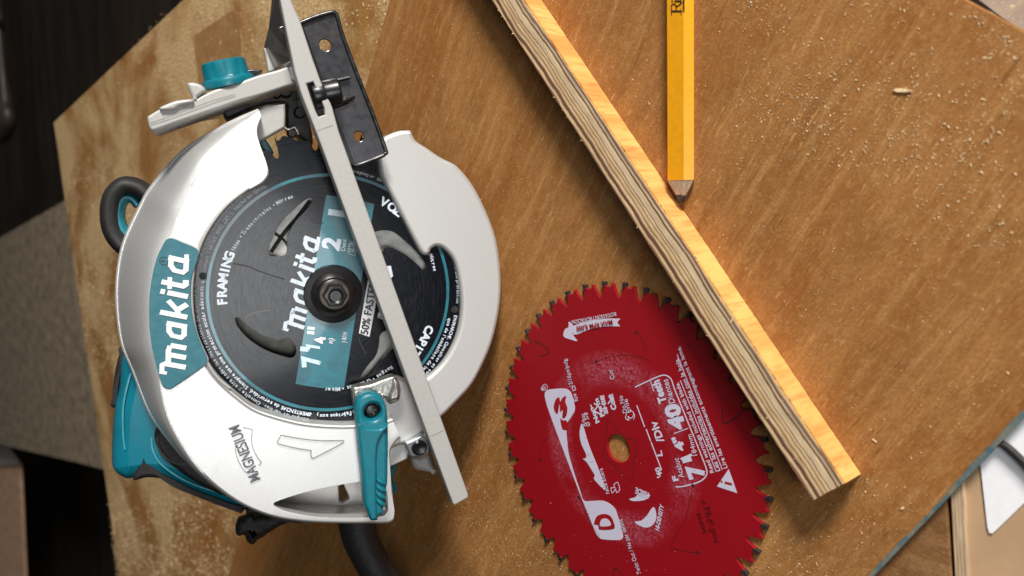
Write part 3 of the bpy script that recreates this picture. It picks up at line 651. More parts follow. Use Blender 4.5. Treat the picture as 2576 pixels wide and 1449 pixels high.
# banner worn open in the middle, with its lettering block
rs([(215, 578), (222, 558), (245, 550), (312, 547), (338, 562), (352, 600), (360, 650), (338, 690), (318, 722), (322, 790), (330, 860), (352, 940), (385, 1040), (402, 1085), (440, 1088), (500, 1088), (548, 1118), (566, 1160), (590, 1245), (590, 1268), (570, 1276), (492, 1272), (470, 1256), (452, 1222), (430, 1165), (395, 1080), (330, 910), (262, 730), (225, 625)], 'banner', 'red_white_band')
rs([(392, 716), (383, 762), (392, 815), (414, 862), (412, 882), (400, 884), (418, 902), (442, 940), (456, 965), (452, 982), (505, 1036), (498, 1000), (470, 925), (428, 820), (404, 740)], 'banner_fragment', 'red_white')
zd = zr + .0001
rs([(548, 1222), (478, 1226), (472, 1205), (452, 1202, 1), (454, 1188), (468, 1160), (500, 1150), (530, 1160), (546, 1188)], 'banner_letter', 'red_print', zd, 3)
rs([(532, 1206), (484, 1210), (482, 1192), (490, 1176), (508, 1172), (524, 1182)], 'banner_letter', 'red_white_band', zd + .0001, 3)
rs([(258, 640), (268, 600), (284, 588), (290, 610), (300, 592), (318, 582), (314, 610), (324, 640), (318, 680), (300, 690), (302, 650), (290, 660), (286, 620), (276, 670)], 'flame_mark', 'red_print', zd, 3)
rs([(290, 690), (302, 700), (318, 700), (330, 730), (322, 745), (300, 742)], 'flame_mark', 'red_print', zd, 3)
# arrow ribbon with writing
rs([(306, 296), (312, 262), (330, 250), (330, 225), (348, 238), (352, 245), (420, 220), (500, 210), (578, 210, 1), (563, 229, 1), (578, 247, 1), (500, 248), (430, 262), (375, 285), (352, 290), (372, 318), (345, 312)], 'arrow_ribbon', 'red_white', zr, 3)
rt('MAX RPM 8,000', (541, 215), (368, 248), m='red_print', hs=.0028, bold=.015)
o = bpy.context.scene.objects[-1]
rt('ROTATION / ROTACIÓN', (556, 178), (344, 219), hs=.0023)
for o in list(red.children):
    if o.name.startswith('lettering') and o.data.materials[0] == mat['red_print']:
        for v in o.data.vertices: v.co.z += .0004
# warning triangle
rs([(1100, 935, 1), (1142, 1050, 1), (1044, 1018, 1)], 'warning_triangle', 'red_white', zr, 1)
rl([[(1116, 1008), (1082, 999)]], .0012, 'exclamation_mark', 'red_print', 1, zd); rl([[(1070, 996), (1063, 994)]], .0012, 'exclamation_mark', 'red_print', 1, zd)
# laser kerfs and their holes
rl([[(163, 318), (195, 330), (222, 352), (234, 372), (222, 382), (200, 390), (193, 396)], [(1070, 640), (1072, 690), (1082, 714), (1130, 692), (1168, 655), (1200, 640)], [(545, 1449), (552, 1410), (590, 1445)]], .0006, 'laser_kerf', 'kerf')
rl([[(462, 417), (520, 396), (590, 386), (660, 392), (728, 412)], [(656, 278), (690, 320), (705, 360)], [(952, 1336), (900, 1332), (850, 1318), (822, 1306), (850, 1250), (895, 1170), (915, 1080), (922, 1040)], [(193, 890), (195, 850), (205, 810), (228, 785)], [(380, 1072), (430, 1180), (480, 1260)],
    [(515, 690), (600, 780), (655, 800), (655, 860), (640, 905), (640, 960), (628, 998)], [(512, 700), (510, 790), (497, 850), (505, 880), (560, 925), (600, 975)]], .00020, 'laser_kerf', 'kerf')
for c in ((462, 417), (656, 277), (952, 1336), (193, 892), (378, 1071), (928, 1013)):
    link('expansion_hole', plate_mesh([circ(RF, g(5, [c])[0], .0009, 14, zr)], zr - .0001, zr + .00002), 'kerf', red, None, 0)
rt('50745', (996, 1240), (962, 1140), m='faint', hs=.0024); rt('7-2017', (1028, 1240), (990, 1078), m='faint', hs=.0024); rt('300 x 36', (1052, 1290), (1010, 1110), m='faint', hs=.0024)

# ------------------------------------------------------------------ the circular saw
saw = root('circular_saw', SAW, 'silver and teal circular saw lying on its motor with its dark blade facing up', 'power saw')
CB = Vector((0, 0))
def sp(k, pts, z): return [SAW.p(*q[:2], z) for q in g(k, pts)]
# --- blade
RS = .0925; NTS = 24
tipp = SAW.p(*g(1, [(1155, 1065)])[0], 0); phs = math.atan2(tipp.y, tipp.x); RS = Vector(tipp[:2]).length
profS = [(0.0, -.0002), (.01, -.0030), (.015, -.0062), (.05, -.0098), (.11, -.0112), (.17, -.0100), (.21, -.0066), (.28, -.0050), (.42, -.0052), (.60, -.0030), (.76, -.0006), (.82, -.0001), (.90, -.0018), (.975, -.0019), (.98, -.0002)]
bo = tooth_loop(RS, NTS, profS, phs, 0)
slots = [g('A', [(515, 338), (521, 352), (490, 395), (440, 450), (412, 500), (405, 540), (402, 590), (388, 606), (332, 607), (315, 590), (330, 540), (372, 458), (435, 392), (490, 346)]),
         g('A', [(163, 897), (178, 893), (215, 925), (275, 968), (330, 990), (360, 1000), (385, 992), (412, 990), (440, 1020), (446, 1052), (430, 1078), (398, 1075), (310, 1045), (230, 995), (175, 935)]),
         g('A', [(800, 500), (860, 488), (905, 500), (960, 545), (1015, 600), (1052, 655), (1052, 674), (1036, 676), (1000, 640), (950, 600), (900, 574), (862, 566), (842, 590), (800, 590), (770, 540)]),
         g('A', [(728, 1200), (730, 1188), (775, 1120), (815, 1070), (830, 1020), (838, 970), (890, 945), (930, 955), (930, 1010), (890, 1040), (840, 1100), (790, 1160), (742, 1204)])]
bl = plate('blade', SAW, bo, -.0019, 0, 'blade', saw, holes=[[SAW.p(q[0], q[1], 0)[:2] for q in spl(s_, True, 5)] for s_ in slots], bevel=.0001, raw=True)
def ann(r1, r0_, n=160): return [[(r * math.cos(2 * math.pi * i / n), r * math.sin(2 * math.pi * i / n)) for i in range(n)] for r in (r1, r0_)]
rp_ = SAW.p(*g('A', [(52, 740)])[0], 0); RR = abs(rp_.x)
rings = ann(.0682, .0665)
link('ring_stripe', plate_mesh(rings, 0, .00012), 'teal_print', bl, None, 0)
zb = .00014
bandpts = g('A', [(585, 325, 1), (698, 340), (808, 366, 1), (735, 800), (667, 1225, 1), (555, 1218), (443, 1200, 1), (515, 760)])
sheet('colour_band', SAW, bandpts, zb, 'teal_print', bl, 4)
zc = zb + .00012
def bt(s, a, b, name='lettering', m='ply_white', z=zc, **k): return text(name, SAW, s, g('A', [a])[0], g('A', [b])[0], z, m, bl, **k)
text_logo('brand_lettering', SAW, g('A', [(478, 968)])[0], g('A', [(560, 520)])[0], zc + .0001, 'ply_white', bl, .0090)
Cc = Vector((0, 0))
def bang(x, y, k='A'): p = SAW.p(*g(k, [(x, y)])[0], 0); return math.degrees(math.atan2(p.y, p.x)), Vector(p[:2]).length
a_, r_ = bang(122, 832); arc_text('lettering', SAW, 'FRAMING', Cc, r_ - .0004, a_, .0050, zc, 'ply_white', bl, .04, .575)
a_, r_ = bang(160, 585); arc_text('lettering', SAW, 'Hilos • Transversales • Mitres', Cc, r_, a_, .0021, zc, 'dim_print', bl, .03, .60)
a_, r_ = bang(838, 352); arc_text('lettering', SAW, 'VOZ', Cc, r_ - .002, a_, .0050, zc, 'ply_white', bl, .04, .66)
a_, r_ = bang(1050, 925); arc_text('lettering', SAW, 'CAPITAL', Cc, r_, a_, .0050, zc, 'ply_white', bl, .04, .64)
arc_text('lettering', SAW, 'Rasgos • Crosscut • Miter', Cc, .0545, -53, .0022, zc, 'ply_white', bl, .03)
a_, r_ = bang(1060, 600); arc_text('lettering', SAW, 'Mitres', Cc, r_, a_, .0022, zc, 'ply_white', bl, .03)
arc_text('fine_print', SAW, 'y ADVERTENCIAS de seguridad. Siempre use una proteccion ocular adecuada que cumpla con las ANSI Z87.1. Hecho en China.', Cc, .0696, -98, .0021, zc, 'ply_white', bl, .02, .565)
arc_text('fine_print', SAW, 'y cumple las normas. Consulte y siga todas las instrucciones del manual y del paquete de hojas para instrucciones', Cc, .0728, -100, .0020, zc, 'dim_print', bl, .02, .60)
arc_text('fine_print', SAW, 'Z87.1. Fabrique aux China.', Cc, .0700, -75, .0021, zc, 'ply_white', bl, .02, .56)
arc_text('fine_print', SAW, "que de l'emballage de la lame. Toujours porter des lunettes", Cc, .0696, -14, .0021, zc, 'ply_white', bl, .02, .58)
arc_text('fine_print', SAW, "EN MARCHE. Consulter et suivre les directives", Cc, .0728, -12, .0020, zc, 'ply_white', bl, .02, .60)
arc_text('fine_print', SAW, 'avec une protection', Cc, .0728, 14, .0018, zc, 'dim_print', bl, .02, .60)
arc_text('fine_print', SAW, 'employer que dans cette', Cc, .0700, 80, .0020, zc, 'dim_print', bl, .02, .60)
bt('7', (556, 1116), (552, 1062), m='ply_white_band', bold=.05, hs=.0100); bt('1', (505, 1052), (508, 1030), m='ply_white_band', hs=.005, bold=.05); bt('/', (556, 1040), (545, 1000), m='ply_white_band', hs=.007, bold=.02); bt('4', (582, 1012), (578, 980), bold=.05, hs=.0058, m='badge_white')
strokes('lettering', SAW, [g('A', [(498, 940), (532, 945)]), g('A', [(496, 960), (530, 965)])], .0018, zc, 'badge_white', bl, 1)
bt('n)', (614, 1014), (620, 990), bold=.03, hs=.0030); bt(') RPM', (676, 1010), (684, 962), bold=.02, hs=.0026)
bt('2', (640, 585), (652, 530), bold=.05, hs=.0098); bt('Dent', (672, 585), (680, 530), bold=.02, hs=.0026, m='ply_white_band'); bt('ULTRA', (712, 592), (726, 540), bold=.03, hs=.0040, m='ply_white_band')
bt('I', (668, 428), (672, 400), bold=.06, hs=.0090, m='ply_white_band')
strokes('label_frame', SAW, [g('A', [(686, 596), (698, 545), (730, 552), (718, 604)])], .0003, zc, 'ply_white_band', bl, 1, True)
sheet('white_label', SAW, g('A', [(737, 966, 1), (786, 982, 1), (832, 742, 1), (778, 720, 1)]), zc, 'badge_white', bl, 1)
sheet('white_label', SAW, g('A', [(822, 892, 1), (848, 902, 1), (872, 800, 1), (846, 795, 1)]), zc, 'badge_white', bl, 1)
sheet('white_label', SAW, g('A', [(862, 655, 1), (885, 652, 1), (895, 700, 1), (880, 716, 1), (868, 700, 1)]), zc, 'ply_white', bl, 1)
bt('50% FASTER', (778, 972), (820, 732), m='ink', z=zc + .0001, bold=.02, hs=.0046); bt('LAST', (844, 895), (860, 822), m='ink', z=zc + .0001, bold=.01, hs=.0027)
# scratches across the lacquer
strokes('scratch', SAW, [g('A', [(155, 642), (220, 655), (260, 672), (310, 690), (392, 716)]), g('A', [(735, 985), (752, 1030), (772, 1062)]), g('A', [(512, 430), (530, 450), (572, 455)])], .0007, zc, 'ink', bl)
strokes('scratch', SAW, [g('A', [(205, 888), (260, 868), (325, 858)])], .0007, zc, simple('pale_scratch', (.12, .11, .11), .4), bl)
# holes at the rim
for q in ((14, 700), (528, 1352), (1180, 855)):
    p = SAW.p(*g('A', [q])[0], .0002); link('rim_hole', plate_mesh([[(p.x + .0021 * math.cos(i * .4488), p.y + .0021 * math.sin(i * .4488)) for i in range(14)]], .0001, .0004), 'deep', bl, None, 0)
# --- hub: flange, washer, bolt
fl_ = lathe('outer_flange', [(.0004, .0), (.0166, .0), (.0166, .0020), (.0160, .0030), (.0128, .0036), (.0122, .0044), (.0098, .0060), (.0090, .0056), (.0001, .0056)], 'black', saw)
lathe('washer', [(.0089, .0056), (.0089, .0064), (.0080, .0070), (.0001, .0070)], simple('brown_black_steel', (.035, .028, .024), .33, .5), saw)
bh = lathe('arbor_bolt', [(.0068, .0070), (.0068, .0118), (.0060, .0126), (.0046, .0127), (.0044, .0096), (.0001, .0096)], simple('oiled_bolt', (.03, .026, .024), .3, .6), saw, facets=6, smooth=20)
lathe('bolt_socket', [(.0050, .0126), (.0050, .0133), (.0042, .0134), (.0030, .0128), (.0028, .0108), (.0001, .0104)], 'black', saw, n=24)
# --- upper guard (lofted round the blade)
OUT = g(1, [(1085, 815), (900, 890), (700, 990), (430, 1165)]) + g(2, [(266, 139), (205, 250), (120, 440), (85, 620), (83, 800), (110, 1000), (170, 1150)]) + \
      g(4, [(288, 366), (366, 500), (550, 720), (760, 890), (950, 1000), (1150, 1070), (1400, 1105), (1700, 1112), (1874, 1096)]) + [(984, 1245), (981, 1180), (980, 1140), (1000, 1110)]
INN = [(671, 267), (649, 321), (652, 356), (664, 390), (676, 423)] + [(677, 440), (664, 459), (640, 474), (606, 492)] + g(2, [(700, 250), (600, 380), (545, 500), (515, 640), (512, 800), (540, 960), (600, 1110), (660, 1195), (760, 1285), (850, 1350)]) + \
      g(4, [(1100, 410), (1300, 460), (1500, 478), (1640, 477)]) + [(960, 1060), (1010, 1040)]
ZG = .011
def polar(pts, z):
    o = []
    for x, y in [tuple(q[:2]) for q in spl(pts, False, 8)]:
        p = SAW.p(x, y, z); a = math.atan2(p.y, p.x)
        if a < 0 and not (a > -0.9 and False): a += 2 * math.pi
        o.append((a, Vector(p[:2]).length))
    o.sort(); return o
def interp(tbl, a):
    if a <= tbl[0][0]: return tbl[0][1]
    for (a0_, r0_), (a1_, r1_) in zip(tbl, tbl[1:]):
        if a <= a1_: return r0_ + (r1_ - r0_) * ((a - a0_) / max(1e-9, a1_ - a0_))
    return tbl[-1][1]
pi_ = polar(INN, ZG)
cove = [(108, .0006), (114, .002), (119, .006), (126, .0085), (135, .014), (148, .0205), (165, .0240), (185, .0215), (205, .0165), (222, .0105), (240, .0050), (258, .0028), (300, .0022)]
def cv(a): return interp([(math.radians(x), y) for x, y in cove], a)
_cvs = [sum(interp([(math.radians(x), y) for x, y in cove], math.radians(d + j)) for j in range(-9, 10)) / 19 for d in range(100, 310)]
def cv(a): d = min(208.99, max(0, math.degrees(a) - 100)); i = int(d); return _cvs[i] + (_cvs[i + 1] - _cvs[i]) * (d - i)
_dps = [(108, .001), (114, .003), (122, .010), (132, .020), (145, .036), (165, .040), (200, .040), (225, .032), (245, .020), (262, .010), (300, .005)]
_dpl = [sum(interp(_dps, d + j) for j in range(-8, 9)) / 17 for d in range(100, 310)]
def dpt(a): d = min(208.99, max(0, math.degrees(a) - 100)); i = int(d); return _dpl[i] + (_dpl[i + 1] - _dpl[i]) * (d - i)
po = []
for _q in spl(OUT, False, 10):
    _z = ZG
    for _ in range(14):
        _p = SAW.p(_q.x, _q.y, _z); _a = math.atan2(_p.y, _p.x); _a += 2 * math.pi if _a < 0 else 0; _z = _z * .5 + .5 * (ZG - dpt(_a) - .001)
    po.append((_a, Vector(_p[:2]).length))
po.sort()
ang0, ang1 = math.radians(110.6), math.radians(293); NA = 300
bm = bmesh.new(); rows = []
for i in range(NA + 1):
    a = ang0 + (ang1 - ang0) * i / NA; ri = interp(pi_, a); ro = interp(po, a); e_ = min(1, max(.05, (ro - ri) / .016)); w = min(cv(a), (ro - ri) * .6); dp = dpt(a)
    # profile from the inner edge to the outer rim: (radius, height)
    pr_ = [(ri + .0006 * e_, -.0020), (ri, .0060), (ri + .0001 * e_, ZG - .0012), (ri + .0006 * e_, ZG - .0003), (ri + .0014 * e_, ZG), (ri + .0022 * e_, ZG - .0004), (ri + .0030 * e_, ZG - .0004)]
    rc = ro - w - .0018 * e_; ri3 = ri + .0030 * e_; ad = math.degrees(a)
    for t in (.33, .66, 1.0): pr_.append((ri3 + (rc - ri3) * t, ZG - .0004))
    gv = .0009 * min(1, max(0, (ad - 136) / 10)) * min(1, max(0, (236 - ad) / 14)); pr_[-1] = (rc - .0004 * e_, ZG - .0004); pr_.append((rc + .0001 * e_, ZG - .0006 - gv)); pr_.append((rc + .0005 * e_, ZG - .0008))
    for t in (.12, .25, .4, .55, .7, .82, .92, 1.0):
        pr_.append((rc + .0006 * e_ + (w - .0002) * t, ZG - .0009 - dp * (t ** 1.9)))
    pr_ += [(ro - .0010 * e_, ZG - .0006 - dp), (ro - .0003 * e_, ZG - .0012 - dp), (ro, ZG - .0024 - dp), (ro - .0002 * e_, -.058), (ro - .0025 * e_, -.058), (ro - .0030 * e_, ZG - .0045 - dp)]
    pr_ += [(rc - .002 * e_, ZG - .006), (ri + .0040 * e_, .0050)]
    c_, s_ = math.cos(a), math.sin(a); rows.append([bm.verts.new((r * c_, r * s_, z)) for r, z in pr_])
k = len(rows[0])
for a, b_ in zip(rows, rows[1:]):
    for i in range(k): bm.faces.new((a[i], a[(i + 1) % k], b_[(i + 1) % k], b_[i]))
bm.faces.new(rows[0]); bm.faces.new(rows[-1][::-1]); bmesh.ops.recalc_face_normals(bm, faces=bm.faces)
me = bpy.data.meshes.new('g'); bm.to_mesh(me); bm.free()
ug = link('upper_guard', me, 'silver', saw, None, 32)
cutm = plate_mesh([[SAW.p(q[0], q[1], ZG)[:2] for q in spl(g(4, [(1112, 990), (1125, 975), (1300, 917), (1500, 872), (1700, 842), (1800, 850), (1838, 900), (1846, 1000), (1825, 1062), (1700, 1076), (1400, 1072), (1200, 1036), (1125, 1006)]), True, 6)]], -.07, .03)
cut = bpy.data.objects.new('cut', cutm); COL.objects.link(cut); cut.matrix_world = SAW.m.copy()
bpy.context.view_layer.update()
bo_ = ug.modifiers.new('b', 'BOOLEAN'); bo_.object = cut; bo_.operation = 'DIFFERENCE'; bo_.solver = 'EXACT'
dg = bpy.context.evaluated_depsgraph_get(); dg.update(); nm = bpy.data.meshes.new_from_object(ug.evaluated_get(dg))
ug.modifiers.clear(); ug.data = nm; bpy.data.objects.remove(cut); nm.set_sharp_from_angle(angle=math.radians(32))
wm = ug.modifiers.new('w', 'WEIGHTED_NORMAL'); wm.keep_sharp = True; wm.weight = 90
# front lip of the guard, one level down
plate('guard_lip', SAW, g(1, [(1075, 816), (1160, 805), (1238, 800, 1), (1240, 900), (1236, 985, 1), (1140, 1040), (1040, 1095, 1), (985, 1040), (960, 960), (1000, 880)]), -.012, -.001, 'alu', saw, bevel=.0012)
strokes('guard_crease', SAW, [g(2, [(458, -20), (452, 100), (425, 220), (375, 330), (300, 460), (240, 600), (215, 740), (208, 880), (218, 1020), (245, 1180), (280, 1290)])], .0004, ZG - .0016, 'line_print', ug) if False else None
# inner bead beside the blade
tube('guard_bead', [SAW.p(*q, ZG) for q in g(2, [(822, 140), (700, 235), (600, 365), (540, 495), (510, 640), (508, 800), (535, 960), (590, 1100), (650, 1190), (716, 1246)])], .0009, 'alu', ug)
# inside wall seen through the window and the blade slots
plate('shaded_housing', SAW, g('A', [(110, 750), (300, 740), (520, 800), (620, 1000), (640, 1240), (350, 1150), (150, 950)]), -.050, -.016, simple('housing_shade_olive', (.16, .155, .13), .5, .3, .1, 200), saw, bevel=.002)  # housing again, its shade behind the lower left slot put into dark olive
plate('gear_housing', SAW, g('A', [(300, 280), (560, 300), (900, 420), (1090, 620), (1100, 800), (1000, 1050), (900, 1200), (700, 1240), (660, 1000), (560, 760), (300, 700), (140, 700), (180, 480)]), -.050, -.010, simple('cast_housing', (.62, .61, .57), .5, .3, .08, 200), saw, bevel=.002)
tube('housing_rib', [SAW.p(*q, -.0095) for q in g('A', [(330, 590), (390, 500), (450, 430), (510, 350)])], .0011, 'deep', saw)
tube('housing_rib', [SAW.p(*q, -.0095) for q in g('A', [(345, 500), (400, 545), (430, 610)])], .0008, 'deep', saw)
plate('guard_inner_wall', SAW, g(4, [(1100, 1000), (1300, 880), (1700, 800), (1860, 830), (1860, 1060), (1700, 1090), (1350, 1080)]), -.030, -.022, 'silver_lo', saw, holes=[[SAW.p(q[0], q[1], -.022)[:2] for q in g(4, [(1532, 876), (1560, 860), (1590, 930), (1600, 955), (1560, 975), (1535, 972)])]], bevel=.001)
for q in ((1822, 1022),):
    p = SAW.p(*g(4, [q])[0], ZG + .0002); lathe('rivet', [(.0024, -.004), (.0024, .0006), (.0017, .0011), (.0001, .0012)], 'alu_raw', ug, origin=(p.x, p.y, ZG - .0006), n=20)
# --- badge
BD = [(350, 440), (368, 417), (395, 411), (460, 436), (530, 466), (548, 486), (542, 530), (512, 620), (504, 720), (510, 820), (535, 930), (570, 1020), (598, 1080), (596, 1106), (560, 1140), (402, 1248), (375, 1255), (345, 1238), (310, 1140), (278, 1000), (266, 860), (270, 720), (288, 600), (315, 510)]
def inset(pts, f, cx=410, cy=830): return [(cx + (x - cx) * f, cy + (y - cy) * (1 - (1 - f) * .45)) for x, y in pts]
bd = plate('badge', SAW, g(2, BD), ZG - .0004, ZG + .0012, 'badge_edge', saw, bevel=.0006)
plate('badge_face', SAW, g(2, inset(BD, .965)), ZG, ZG + .0015, 'teal_label', bd, bevel=.0002)
text_logo('brand_lettering', SAW, g(2, [(472, 1172)])[0], g(2, [(492, 508)])[0], ZG + .0018, 'badge_white', bd, .0100)
p = SAW.p(*g(2, [(352, 544)])[0], ZG + .0017); link('registered_mark', join_mesh([stroke_mesh([[(p.x + .0021 * math.cos(i * .5236), p.y + .0021 * math.sin(i * .5236)) for i in range(12)]], .0003, ZG + .0017, closed=True)]), 'ink', bd, None, 0)
text('registered_mark', SAW, 'R', g(2, [(358, 550)])[0], g(2, [(358, 538)])[0], ZG + .0017, 'ink', bd, hs=.0022)
# --- markings on the guard
zm = ZG + .00055
text('material_lettering', SAW, 'MAGNESIUM', g(4, [(1030, 828)])[0], g(4, [(890, 478)])[0], zm, 'grey_print', ug, bold=.012, hs=.0060)
strokes('lettering_frame', SAW, [g(4, [(955, 795), (920, 770), (882, 700), (868, 640), (872, 590)]), g(4, [(918, 498), (950, 506), (978, 512, 1), (970, 580), (985, 640), (1010, 690), (1036, 722, 1), (1018, 740)])], .00035, zm, 'line_print', ug, 4)
strokes('direction_arrow', SAW, [g(4, [(1160, 548, 1), (1300, 572), (1420, 583), (1563, 582, 1), (1560, 596, 1), (1460, 650), (1365, 698, 1), (1352, 680), (1354, 646, 1), (1260, 632), (1145, 604, 1), (1138, 590)])], .00055, zm, 'line_print', ug, 4, True)
# --- lower guard
LG = g(1, [(1965, 1400)])[:0] + [(953, 409), (952, 375), (965, 346), (985, 335), (1008, 328), (1034, 327, 1), (1042, 345), (1050, 356), (1075, 372), (1110, 396)] + g(3, [(870, 20), (960, 130), (1040, 290), (1090, 440), (1113, 640), (1105, 800), (1070, 970), (1020, 1100), (950, 1230), (860, 1330), (790, 1400)]) + \
     [(1050, 1100), (977, 1133), (930, 1140, 1), (930, 1010, 1), (960, 975), (996, 946), (1040, 962)] + g(3, [(705, 1185), (800, 1090), (870, 950), (893, 800), (880, 650), (850, 540), (800, 480), (760, 463), (728, 478), (716, 505), (690, 512), (665, 490), (600, 370), (520, 210), (450, 80)])
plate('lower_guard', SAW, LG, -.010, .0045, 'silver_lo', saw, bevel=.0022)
plate('guard_return', SAW, g(4, [(1830, 640), (1970, 600), (1975, 690), (1960, 705), (1850, 755), (1800, 765)]), -.012, -.001, 'silver_lo', saw, bevel=.001)
# --- base: long rail nearest the viewer, cross plate, front bracket
ZR = .034
rail = [(703, -60, 1), (705, 0), (721, 81), (741, 179), (757, 234), (803, 352), (1139, 1268, 1), (1146, 1270), (1178, 1252), (1178, 1243), (852, 329), (835, 267), (806, 202), (786, 146), (754, 49), (742, 24), (731, -4), (728, -60, 1)]
notch = [SAW.p(q[0], q[1], ZR)[:2] for q in spl(g(1, [(1402, 645, 1), (1455, 630, 1), (1540, 830, 1), (1548, 885, 1), (1496, 902, 1), (1470, 850)]), True, 3)]
base = plate('base_rail', SAW, rail, ZR - .012, ZR, 'alu', saw, holes=[notch], bevel=.0007, n=1)
strokes('rail_score', SAW, [g(1, [(1478, 1022), (1500, 1004), (1612, 966)]), g(4, [(2110, 552), (2140, 545), (2203, 514)])], .0006, ZR + .0001, simple('score_grey', (.30, .30, .29), .5), base)
def wall(name, pa, pb, za, zb_, th, m, nx=1, shape=None):
    """upright plate along pixel line pa-pb (at rail level) going from height za down to zb_"""
    A, B = Vector(SAW.p(*pa, za)[:2]), Vector(SAW.p(*pb, za)[:2]); u = (B - A).normalized(); n_ = Vector((-u.y, u.x)); L = (B - A).length
    sh = shape or [(0, 0), (1, 0), (1, 1), (0, 1)]
    bm = bmesh.new(); vs = [[bm.verts.new((*(A + u * (L * s_) + n_ * (th * q)), za + (zb_ - za) * t)) for s_, t in sh] for q in (-.5, .5)]
    k = len(sh)
    for i in range(k): bm.faces.new((vs[0][i], vs[0][(i + 1) % k], vs[1][(i + 1) % k], vs[1][i]))
    bm.faces.new(vs[0]); bm.faces.new(vs[1][::-1]); bmesh.ops.recalc_face_normals(bm, faces=bm.faces); me = bpy.data.meshes.new(name); bm.to_mesh(me); bm.free()
    return link(name, me, m, saw, None, 30)
mgl = simple('reflective_sole', (.30, .28, .26), .22, .85, .1, 200)
_b = [SAW.p(706, -60, ZR - .010), SAW.p(738, 150, ZR - .010), SAW.p(748, 205, ZR - .012), SAW.p(700, 182, -.026), SAW.p(686, 172, -.028), SAW.p(664, 118, -.028), SAW.p(676, 70, -.020), SAW.p(690, -60, -.004)]
bm = bmesh.new(); _v = [[bm.verts.new(p + Vector((o_, 0, 0))) for p in _b] for o_ in (0, .0022)]
for i in range(8): bm.faces.new((_v[0][i], _v[0][(i + 1) % 8], _v[1][(i + 1) % 8], _v[1][i]))
bm.faces.new(_v[0]); bm.faces.new(_v[1][::-1]); bmesh.ops.triangulate(bm, faces=bm.faces); bmesh.ops.recalc_face_normals(bm, faces=bm.faces); me = bpy.data.meshes.new('b'); bm.to_mesh(me); bm.free()
link('base_plate', me, mgl, saw, None, 0)
wall('base_plate', (1112, 1120), (1164, 1255), ZR - .011, -.055, .0025, mgl, shape=[(0, 0), (1, 0), (1, .25), (.5, .7), (.1, 1), (0, 1)])
plate('base_lug', SAW, g(1, [(1070, 372, 1), (1086, 366, 1), (1168, 540, 1), (1105, 556, 1)]), -.030, -.024, 'alu', saw, bevel=.001, n=1)
# front bracket
ZK = .006
br = plate('bevel_bracket', SAW, g(1, [(172, 905), (195, 885), (262, 845), (330, 815), (480, 798), (600, 735), (700, 690), (860, 640), (1040, 578), (1160, 545), (1295, 508), (1320, 570), (1360, 640, 1), (1250, 668), (1180, 692), (1050, 735), (880, 782), (770, 822), (600, 880), (380, 955), (215, 1012), (190, 990), (178, 950)]), -.028, ZK, 'alu', saw, bevel=.0012)
strokes('bracket_groove', SAW, [g(1, [(195, 950), (300, 915), (560, 820), (700, 770), (850, 728)]), g(1, [(850, 728), (850, 745)]), g(1, [(850, 745), (700, 790), (560, 842), (300, 935), (200, 965)])], .0006, ZK + .0001, simple('groove_grey', (.30, .295, .28), .55), br)
plate('bracket_boss', SAW, g(1, [(262, 835), (300, 812), (400, 775), (520, 765), (530, 790), (420, 820), (380, 845), (300, 855)]), -.004, ZK + .0025, 'alu', br, bevel=.0014)
plate('pointer_tab', SAW, g(1, [(478, 650), (495, 636), (545, 638), (600, 662), (625, 700), (590, 730), (552, 760), (540, 780), (515, 740)]), -.010, ZK + .001, 'alu', br, bevel=.0016)
plate('bracket_foot', SAW, g(1, [(225, 1000), (560, 880), (770, 815), (785, 870), (570, 912), (330, 975)]), -.050, -.028, mgl, saw, bevel=.0005)
tube('bracket_pin', [SAW.p(*q, -.012) for q in g(1, [(775, 800), (780, 850)])], .0022, 'zinc', saw)
# teal knob standing on the bracket
kb = SAW.p(*g(1, [(805, 650)])[0], -.006); kt = SAW.p(*g(1, [(752, 470)])[0], -.006); ax = (kt - kb); H = ax.length; ax.normalize(); ax.z = .10; ax.normalize()
fr = .0125
nk = 64; bm = bmesh.new(); rows = []; q_ = Vector((0, 0, 1)).rotation_difference(ax)
for r, h, rib in [(fr * 1.10, -.001, 0), (fr * 1.13, .0015, 0), (fr * 1.08, .0030, 0), (fr * .98, .0036, .2), (fr * .97, .0045, 1), (fr * .93, H - .0020, 1), (fr * .90, H - .0006, .4), (fr * .82, H, 0), (fr * .3, H + .0003, 0)]:
    rows.append([bm.verts.new(kb + q_ @ Vector((math.cos(2 * math.pi * i / nk), math.sin(2 * math.pi * i / nk), 0)) * (r * (1 - .045 * rib * (math.cos(2 * math.pi * i / nk * 10) > .55))) + ax * h) for i in range(nk)])
for a, b_ in zip(rows, rows[1:]):
    for i in range(nk): bm.faces.new((a[i], a[(i + 1) % nk], b_[(i + 1) % nk], b_[i]))
bm.faces.new(rows[0]); bm.faces.new(rows[-1]); bmesh.ops.recalc_face_normals(bm, faces=bm.faces); me = bpy.data.meshes.new('k'); bm.to_mesh(me); bm.free()
link('knob', me, 'teal', saw, None, 40)
plate('bracket_slot_bolt', SAW, g(1, [(930, 548), (985, 532), (1065, 545), (1010, 572), (960, 580)]), -.012, -.003, 'black', saw, bevel=.0008)
